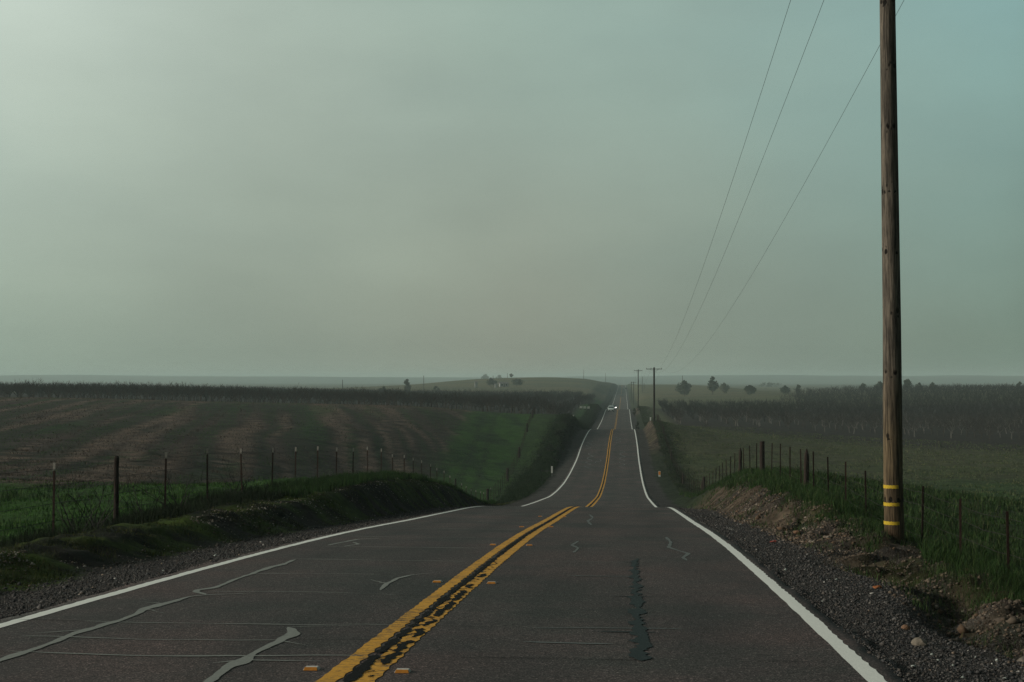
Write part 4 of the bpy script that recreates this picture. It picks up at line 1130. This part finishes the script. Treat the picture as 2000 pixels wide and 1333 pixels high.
leafy('hazy flat clump behind the crest of the low hill, between the farm trees', 975, 731.5, 18, 2350, 'shrub', group=gT)
leafy('low bush at the far edge of the left orchard, left of the round tree', 750, 754, 22, 660, 'shrub', 'shrub', 'shrub')
leafy('low bush at the far edge of the left orchard, right of the round tree', 852, 754, 14, 680, 'shrub', 'shrub', 'shrub')
leafy('full round tree nearest the road in the far right field', 1337, 742.5, 27, 760, group=gT, trunk=.2)
leafy('tallest upright tree in the far right field', 1392, 734.5, 23, 780, 'tall', group=gT, trunk=.25)
leafy('paler airy tree just right of the tallest tree in the far right field', 1414, 747, 24, 800, 'tall', group=gT, sparse=.55, pal=np.array([(.06,.075,.04),(.08,.09,.05)]))
leafy('squat wide tree behind the middle of the right orchard', 1464, 751, 28, 740, group=gT, trunk=.2)
leafy('small cone-shaped tree behind the right orchard, left of a slim one', 1533, 752.5, 19, 740, group=gT, trunk=.2)
leafy('slim small tree behind the right orchard where the hill starts to climb', 1559, 750.5, 13, 740, 'tall', group=gT, trunk=.2)
leafy('very hazy wide grove far beyond the right orchard', 1502, 746, 60, 1600, 'shrub', group=gT, sparse=1.2)
leafy('thin open tree on the hilltop at right, left of the near pole', 1685, 748, 18, 690, 'tall', group=gT, sparse=.4, trunk=.4)
leafy('dark tree on the right hilltop, partly behind the near pole on its left side', 1718, 744.5, 20, 690, group=gT)
leafy('dark tree on the right hilltop immediately right of the near pole', 1773, 739.5, 21, 680, group=gT)
leafy('low bush on the right hilltop, nearest right of the dark tree', 1796, 747, 17, 690, 'shrub', 'shrub', 'shrub')
leafy('wide low bush on the right hilltop, second right of the dark tree', 1822, 746.5, 16, 690, 'shrub', 'shrub', 'shrub')
leafy('small bush on the right hilltop at the right edge of the photo', 1992, 745, 13, 690, 'shrub', 'shrub', 'shrub')
dk = np.array([(.016,.026,.012),(.024,.034,.016),(.012,.02,.011)])
for i, (px, yt, w, d, txt) in enumerate([(1111,819,20,212,'on top of the left cutting at the first rise'),(1104,836,22,200,'on the left cutting, just below the topmost one'),(1092,866,24,182,'half way down the left cutting'),(1075,893,24,166,'low on the left cutting above the dip'),
        (1168,792,7,405,'left of the road behind the silver car'),(1161,808,9,375,'left of the road below the silver car'),(1184,782,3.4,560,'beside the left edge line beyond the black car')]):
    leafy('dark dense shrub '+txt, px, yt, w, d, 'shrub', 'shrub', 'shrub', 'dark shrubs on the left road cutting', dk, trunk=.1)
for i, (px, yt, w, d, txt) in enumerate([(1245,823,9,262,'right of the road just past the first rise'),(1239,797,8,380,'right of the road before the second rise'),(1247,792,8,400,'at the foot of the second far pole'),(1278.5,813,7,226,'immediately right of the tallest distant pole'),
        (1222,757,5,1250,'at the right side of the farthest road crest'),(1195,762,9,1000,'in the hazy cutting left of the far road')]):
    leafy('small dark shrub '+txt, px, yt, w, d, 'shrub', 'shrub', 'shrub', 'small shrubs beside the far road', dk, trunk=.1)

# ------------------------------------------------------------------ farm on the low hill
def house(name, label, px, d, w, l, h, roofh, win=True):
    x, y = at_depth(px, d); t = thing(name, label, 'building', (x, y, float(H(x, y))), .2)
    b = MB(); b.box((0,0,h/2-.3), (w,l,h+.6)); b.build('wall', M['house'], t)
    b = MB(); b.prism([(-l/2-.3,h),(l/2+.3,h),(0,h+roofh)], -w/2-.3, w/2+.3); b.build('roof', M['roof'], t)
    if win:
        for s in (-1, 1):
            b = MB(); b.box((s*w*.25,-l/2-.02,h*.58), (1.0,.06,1.1)); f = b.build('window', M['trim'], t)
        b = MB(); b.box((0,-l/2-.03,1.0), (.95,.08,2.05)); b.build('door', M['roof'], t)
    return t
house('farm_house', 'tiny white farmhouse between the two broad trees on the low hill', 984, 892, 5.5, 5, 1.9, 1.1)
house('farm_shed', 'tiny white shed left of the farm trees on the low hill', 930, 885, 1.6, 2, 3.0, .6, False)
house('farm_shed', 'tiny white shed at the right side of the left farm tree', 969, 878, 1.5, 2, 2.0, .5, False)
house('farm_shed', 'tiny white hut beside the low bush at the far edge of the left orchard', 860, 690, 1.4, 1.5, 1.3, .3, False)

# ------------------------------------------------------------------ cars (front towards -y)
def car(name, label, px, d, paint, suv, rz, lamps, xoff=0):
    x, y = at_depth(px, d); x += xoff
    sl = math.atan2(float(Rz(y+2)-Rz(y-2)), 4)
    t = thing(name, label, 'car', (x, y, float(Rz(y))+.005), rz); t.rotation_euler[0] = sl if rz == 0 else -sl
    W = 1.86 if suv else 1.8; hb = .98 if suv else .82; hr = 1.72 if suv else 1.44; c0 = .34 if suv else .26
    prof = [(-2.28,c0+.05),(-2.34,c0+.22),(-2.26,hb-.22),(-2.05,hb-.10),(-1.15,hb),(1.6,hb+.04),(2.22,hb-.02),(2.32,c0+.3),(2.24,c0)]
    b = MB(); b.prism(prof, -W/2, W/2, [.14,.10,.08,.10,.06,.06,.10,.10,.12]); b.build('body', paint, t, True, .03)
    if suv: cab = [(-1.05,hb-.02),(-.45,hr-.08),(-.25,hr),(1.75,hr-.03),(2.12,hb+.02)]
    else: cab = [(-1.1,hb-.02),(-.35,hr-.05),(-.1,hr),(.75,hr-.03),(1.65,hb+.02)]
    ins = [.08,.24,.26,.26,.1]
    b = MB(); b.prism(cab, -W/2, W/2, ins); cabo = b.build('cabin', paint, t, True, .03)
    (y0,z0),(y1,z1) = cab[0], cab[1]
    b = MB(); v = []
    for q, i_ in ((.12,.16),(.92,.30)):
        yy = y0+(y1-y0)*q; zz = z0+(z1-z0)*q
        for sx in (-1, 1): v.append((sx*(W/2-i_), yy-.03, zz+.02))
    v2 = [(a, b_+.02, c-.015) for a, b_, c in v]
    b.add(v+v2, [(0,1,3,2),(6,7,5,4),(0,4,5,1),(1,5,7,3),(3,7,6,2),(2,6,4,0)]); b.build('windscreen', M['glass'], t)
    (ya,za),(yb,zb) = cab[-1], cab[-2]
    b = MB(); v = []
    for q, i_ in ((.15,.18),(.9,.31)):
        yy = ya+(yb-ya)*q; zz = za+(zb-za)*q
        for sx in (-1, 1): v.append((sx*(W/2-i_), yy+.03, zz+.02))
    v2 = [(a, b_-.02, c-.015) for a, b_, c in v]
    b.add(v+v2, [(0,1,3,2),(6,7,5,4),(0,4,5,1),(1,5,7,3),(3,7,6,2),(2,6,4,0)]); b.build('rear_window', M['glass'], t)
    for s in (-1, 1):
        b = MB(); yA, yB = cab[1][0]+.05, cab[3][0]-.05
        v = [(s*(W/2-.105), cab[0][0]+.45, hb+.08), (s*(W/2-.105), cab[4][0]-.3, hb+.08), (s*(W/2-.235), yB, hr-.12), (s*(W/2-.235), yA+.05, hr-.12)]
        v2 = [(p[0]+s*.02, p[1], p[2]) for p in v]; b.add(v+v2, [(0,1,2,3),(7,6,5,4),(0,4,5,1),(1,5,6,2),(2,6,7,3),(3,7,4,0)]); b.build('side_window', M['glass'], t)
        b = MB(); b.box((s*(W/2+.08), -.72, hb+.12), (.2,.1,.15)); b.build('mirror', paint, t, bevel=.02)
        b = MB(); b.box((s*(W/2-.33), -2.25, hb-.24), (.36,.16,.17)); b.build('headlight', M['lamp'] if lamps else M['alloy'], t, bevel=.02)
        b = MB(); b.box((s*(W/2-.24), 2.24, hb-.16), (.26,.14,.2)); b.build('tail_light', M['tail'], t, bevel=.02)
        for yw in (-1.4, 1.4):
            r = .37 if suv else .33
            b = MB(); b.tube([(s*(W/2-.24), yw, r), (s*(W/2-.02), yw, r)], r, 20); w = b.build('wheel', M['rubber'], t)
            b = MB(); b.tube([(s*(W/2-.03), yw, r), (s*(W/2+.005), yw, r)], r*.62, 14); b.build('rim', M['alloy'], w)
    b = MB(); b.box((0,-2.33,c0+.12), (W*.78,.1,.22)); b.box((0,-2.29,c0+.34), (W*.42,.1,.14)); b.build('grille', M['trim'], t, bevel=.015)
    b = MB(); b.box((0,-2.385,c0+.16), (.34,.02,.13)); b.build('number_plate', M['plate'], t)
    b = MB(); b.box((0,2.30,c0+.06), (W*.8,.1,.2)); b.build('rear_bumper', M['trim'], t, bevel=.015)
    return t
car('parked_car' if False else 'car', 'pale silver-green car coming towards the camera in the left lane', 1193.5, 410, M['car_silver'], True, 0, False)
car('car', 'black tall car with lit headlights close behind the silver car', 1199, 472, M['car_black'], True, 0, True)
car('car', 'small dark car driving away far off in the right lane', 1214.5, 889, M['car_grey'], False, 0, False)

# ------------------------------------------------------------------ haze
bx0, bx1, by0, by1 = -3150, 3150, -120, 5750
zlo, zhi = float(GZ.min())-1.0, max(float(GZ.max()), 16.5) + 3
b = MB(); b.box(((bx0+bx1)/2, (by0+by1)/2, (zlo+zhi)/2), (bx1-bx0, by1-by0, zhi-zlo))
m = bpy.data.materials.new('thin_valley_haze'); m.use_nodes = True; nt = m.node_tree; nt.nodes.clear()
out = N(nt, 'ShaderNodeOutputMaterial'); pv = N(nt, 'ShaderNodeVolumePrincipled')
pv.inputs['Color'].default_value = (.78,.98,.96,1); pv.inputs['Density'].default_value = .00028; pv.inputs['Anisotropy'].default_value = .1
nt.links.new(pv.outputs[0], out.inputs['Volume'])
tag(b.build('haze', m), kind='stuff')

# ------------------------------------------------------------------ sky and sun
SUN_EL, SUN_AZ = math.radians(19), math.radians(-100)      # azimuth from +Y (down the road) towards +X
w = bpy.data.worlds.new('World'); scene.world = w; w.use_nodes = True; nt = w.node_tree; nt.nodes.clear()
out = N(nt, 'ShaderNodeOutputWorld'); bg = N(nt, 'ShaderNodeBackground'); bg.inputs[1].default_value = .1
nt.links.new(bg.outputs[0], out.inputs[0])
sky = N(nt, 'ShaderNodeTexSky', sky_type='NISHITA'); sky.sun_disc = False; sky.sun_elevation = SUN_EL; sky.sun_rotation = SUN_AZ
sky.dust_density = 4; sky.air_density = 1.2
tc = N(nt, 'ShaderNodeTexCoord'); D = tc.outputs['Generated']
def dotdir(v):
    n = N(nt, 'ShaderNodeVectorMath', operation='DOT_PRODUCT'); nt.links.new(D, n.inputs[0]); n.inputs[1].default_value = Vector(v).normalized(); return n.outputs['Value']
def pxdir(px, py):
    r, u = (px-1000)/F, (HZ-py)/F; return (r*CT-ST, r*ST+CT, u)
nv = N(nt, 'ShaderNodeMapping'); nv.inputs['Scale'].default_value = (1,1,2.2); nt.links.new(D, nv.inputs[0])
n1 = noise(nt, nv.outputs[0], 3.2, 5, .5); n2 = noise(nt, nv.outputs[0], 8, 5, .55)
S = 5.6
def c_(r, g, b_): return (r*S, g*S, b_*S)
side = dotdir((CT, ST, 0))                                  # -: left of the view, +: right
sidew = mathn(nt, 'ADD', side, mathn(nt, 'MULTIPLY', mathn(nt, 'SUBTRACT', n1, .5), .10))
sep = N(nt, 'ShaderNodeSeparateXYZ'); nt.links.new(D, sep.inputs[0]); el = sep.outputs[2]
elw = mathn(nt, 'ADD', el, mathn(nt, 'MULTIPLY', mathn(nt, 'SUBTRACT', n1, .5), .07))
sf = mathn(nt, 'MULTIPLY_ADD', sidew, .5); sf.node.inputs[2].default_value = .5
def lin(s): return tuple(((v/255+.055)/1.055)**2.4 if v > 10 else v/3294. for v in s)
def cc(*s): return tuple(v*S for v in lin(s))
low = ramp(nt, sf, [(.12, cc(160,176,162)), (.335, cc(142,159,145)), (.5, cc(136,142,129)), (.6, cc(126,140,128)), (.66, cc(119,138,125)), (.76, cc(60,74,70)), (1, cc(26,34,34))])
high = ramp(nt, sf, [(.12, cc(222,230,220)), (.335, cc(198,211,199)), (.412, cc(172,186,174)), (.5, cc(152,172,161)), (.567, cc(146,169,160)), (.655, cc(135,170,166)), (.76, cc(62,82,80)), (1, cc(26,34,34))])
zen = ramp(nt, sf, [(0, cc(138,146,138)), (.5, cc(84,94,90)), (1, cc(36,46,48))])
f1 = ramp(nt, elw, [(.02, (0,)*3), (.25, (1,)*3)])
f2 = ramp(nt, el, [(.30, (0,)*3), (.75, (1,)*3)])
cl = mixc(nt, f2, mixc(nt, f1, low, high), zen)
nv2 = N(nt, 'ShaderNodeMapping'); nv2.inputs['Scale'].default_value = (1,1,2.8); nt.links.new(D, nv2.inputs[0])
n3 = noise(nt, nv2.outputs[0], 4.2, 2, .45)
cl = mixc(nt, 1.0, cl, ramp(nt, n2, [(.3, (.96,)*3), (.7, (1.04,)*3)]), 'MULTIPLY')
cl = mixc(nt, 1.0, cl, ramp(nt, n3, [(.34, (.955,.96,.965)), (.64, (1.05,1.045,1.035))]), 'MULTIPLY')
cl = mixc(nt, 1.0, cl, ramp(nt, dotdir(pxdir(1080, 520)), [(.984, (1,)*3), (1, (1.08,1.075,1.07))]), 'MULTIPLY')   # thinner cloud low over the road
bk = mathn(nt, 'MULTIPLY_ADD', dotdir((-ST, CT, 0)), .5); bk.node.inputs[2].default_value = .5
cl = mixc(nt, 1.0, cl, ramp(nt, bk, [(.35, (.45,)*3), (.6, (1,)*3)]), 'MULTIPLY')      # added dimming of the unseen sky behind the camera, to cut fill light
fin = mixc(nt, .95, sky.outputs[0], cl)
nt.links.new(fin, bg.inputs[0])

sl = bpy.data.lights.new('sun', 'SUN'); sl.energy = 1.4; sl.angle = math.radians(14); sl.color = (1, .93, .82)
so = bpy.data.objects.new('sun', sl); COL.objects.link(so)
sd = Vector((math.sin(SUN_AZ)*math.cos(SUN_EL), math.cos(SUN_AZ)*math.cos(SUN_EL), math.sin(SUN_EL)))
so.rotation_euler = (-sd).to_track_quat('-Z', 'Y').to_euler(); so.location = sd*200

# ------------------------------------------------------------------ camera and render settings
cam = bpy.data.cameras.new('camera'); co = bpy.data.objects.new('camera', cam); COL.objects.link(co)
co.location = (CX, 0, 0); co.rotation_euler = (math.pi/2, 0, TH)
cam.sensor_width = 36; cam.lens = F/2000*36; cam.shift_y = (HZ-666.5)/2000; cam.clip_start = .1; cam.clip_end = 20000
scene.camera = co
scene.view_settings.view_transform = 'Standard'; scene.view_settings.look = 'None'
scene.view_settings.exposure = 0.84; scene.view_settings.gamma = 1
c = scene.cycles
c.use_denoising = True; c.denoising_prefilter = 'NONE'; c.use_adaptive_sampling = False; c.sample_clamp_indirect = 4.0; c.max_bounces = 6; c.diffuse_bounces = 3; c.volume_bounces = 2; c.transparent_max_bounces = 8
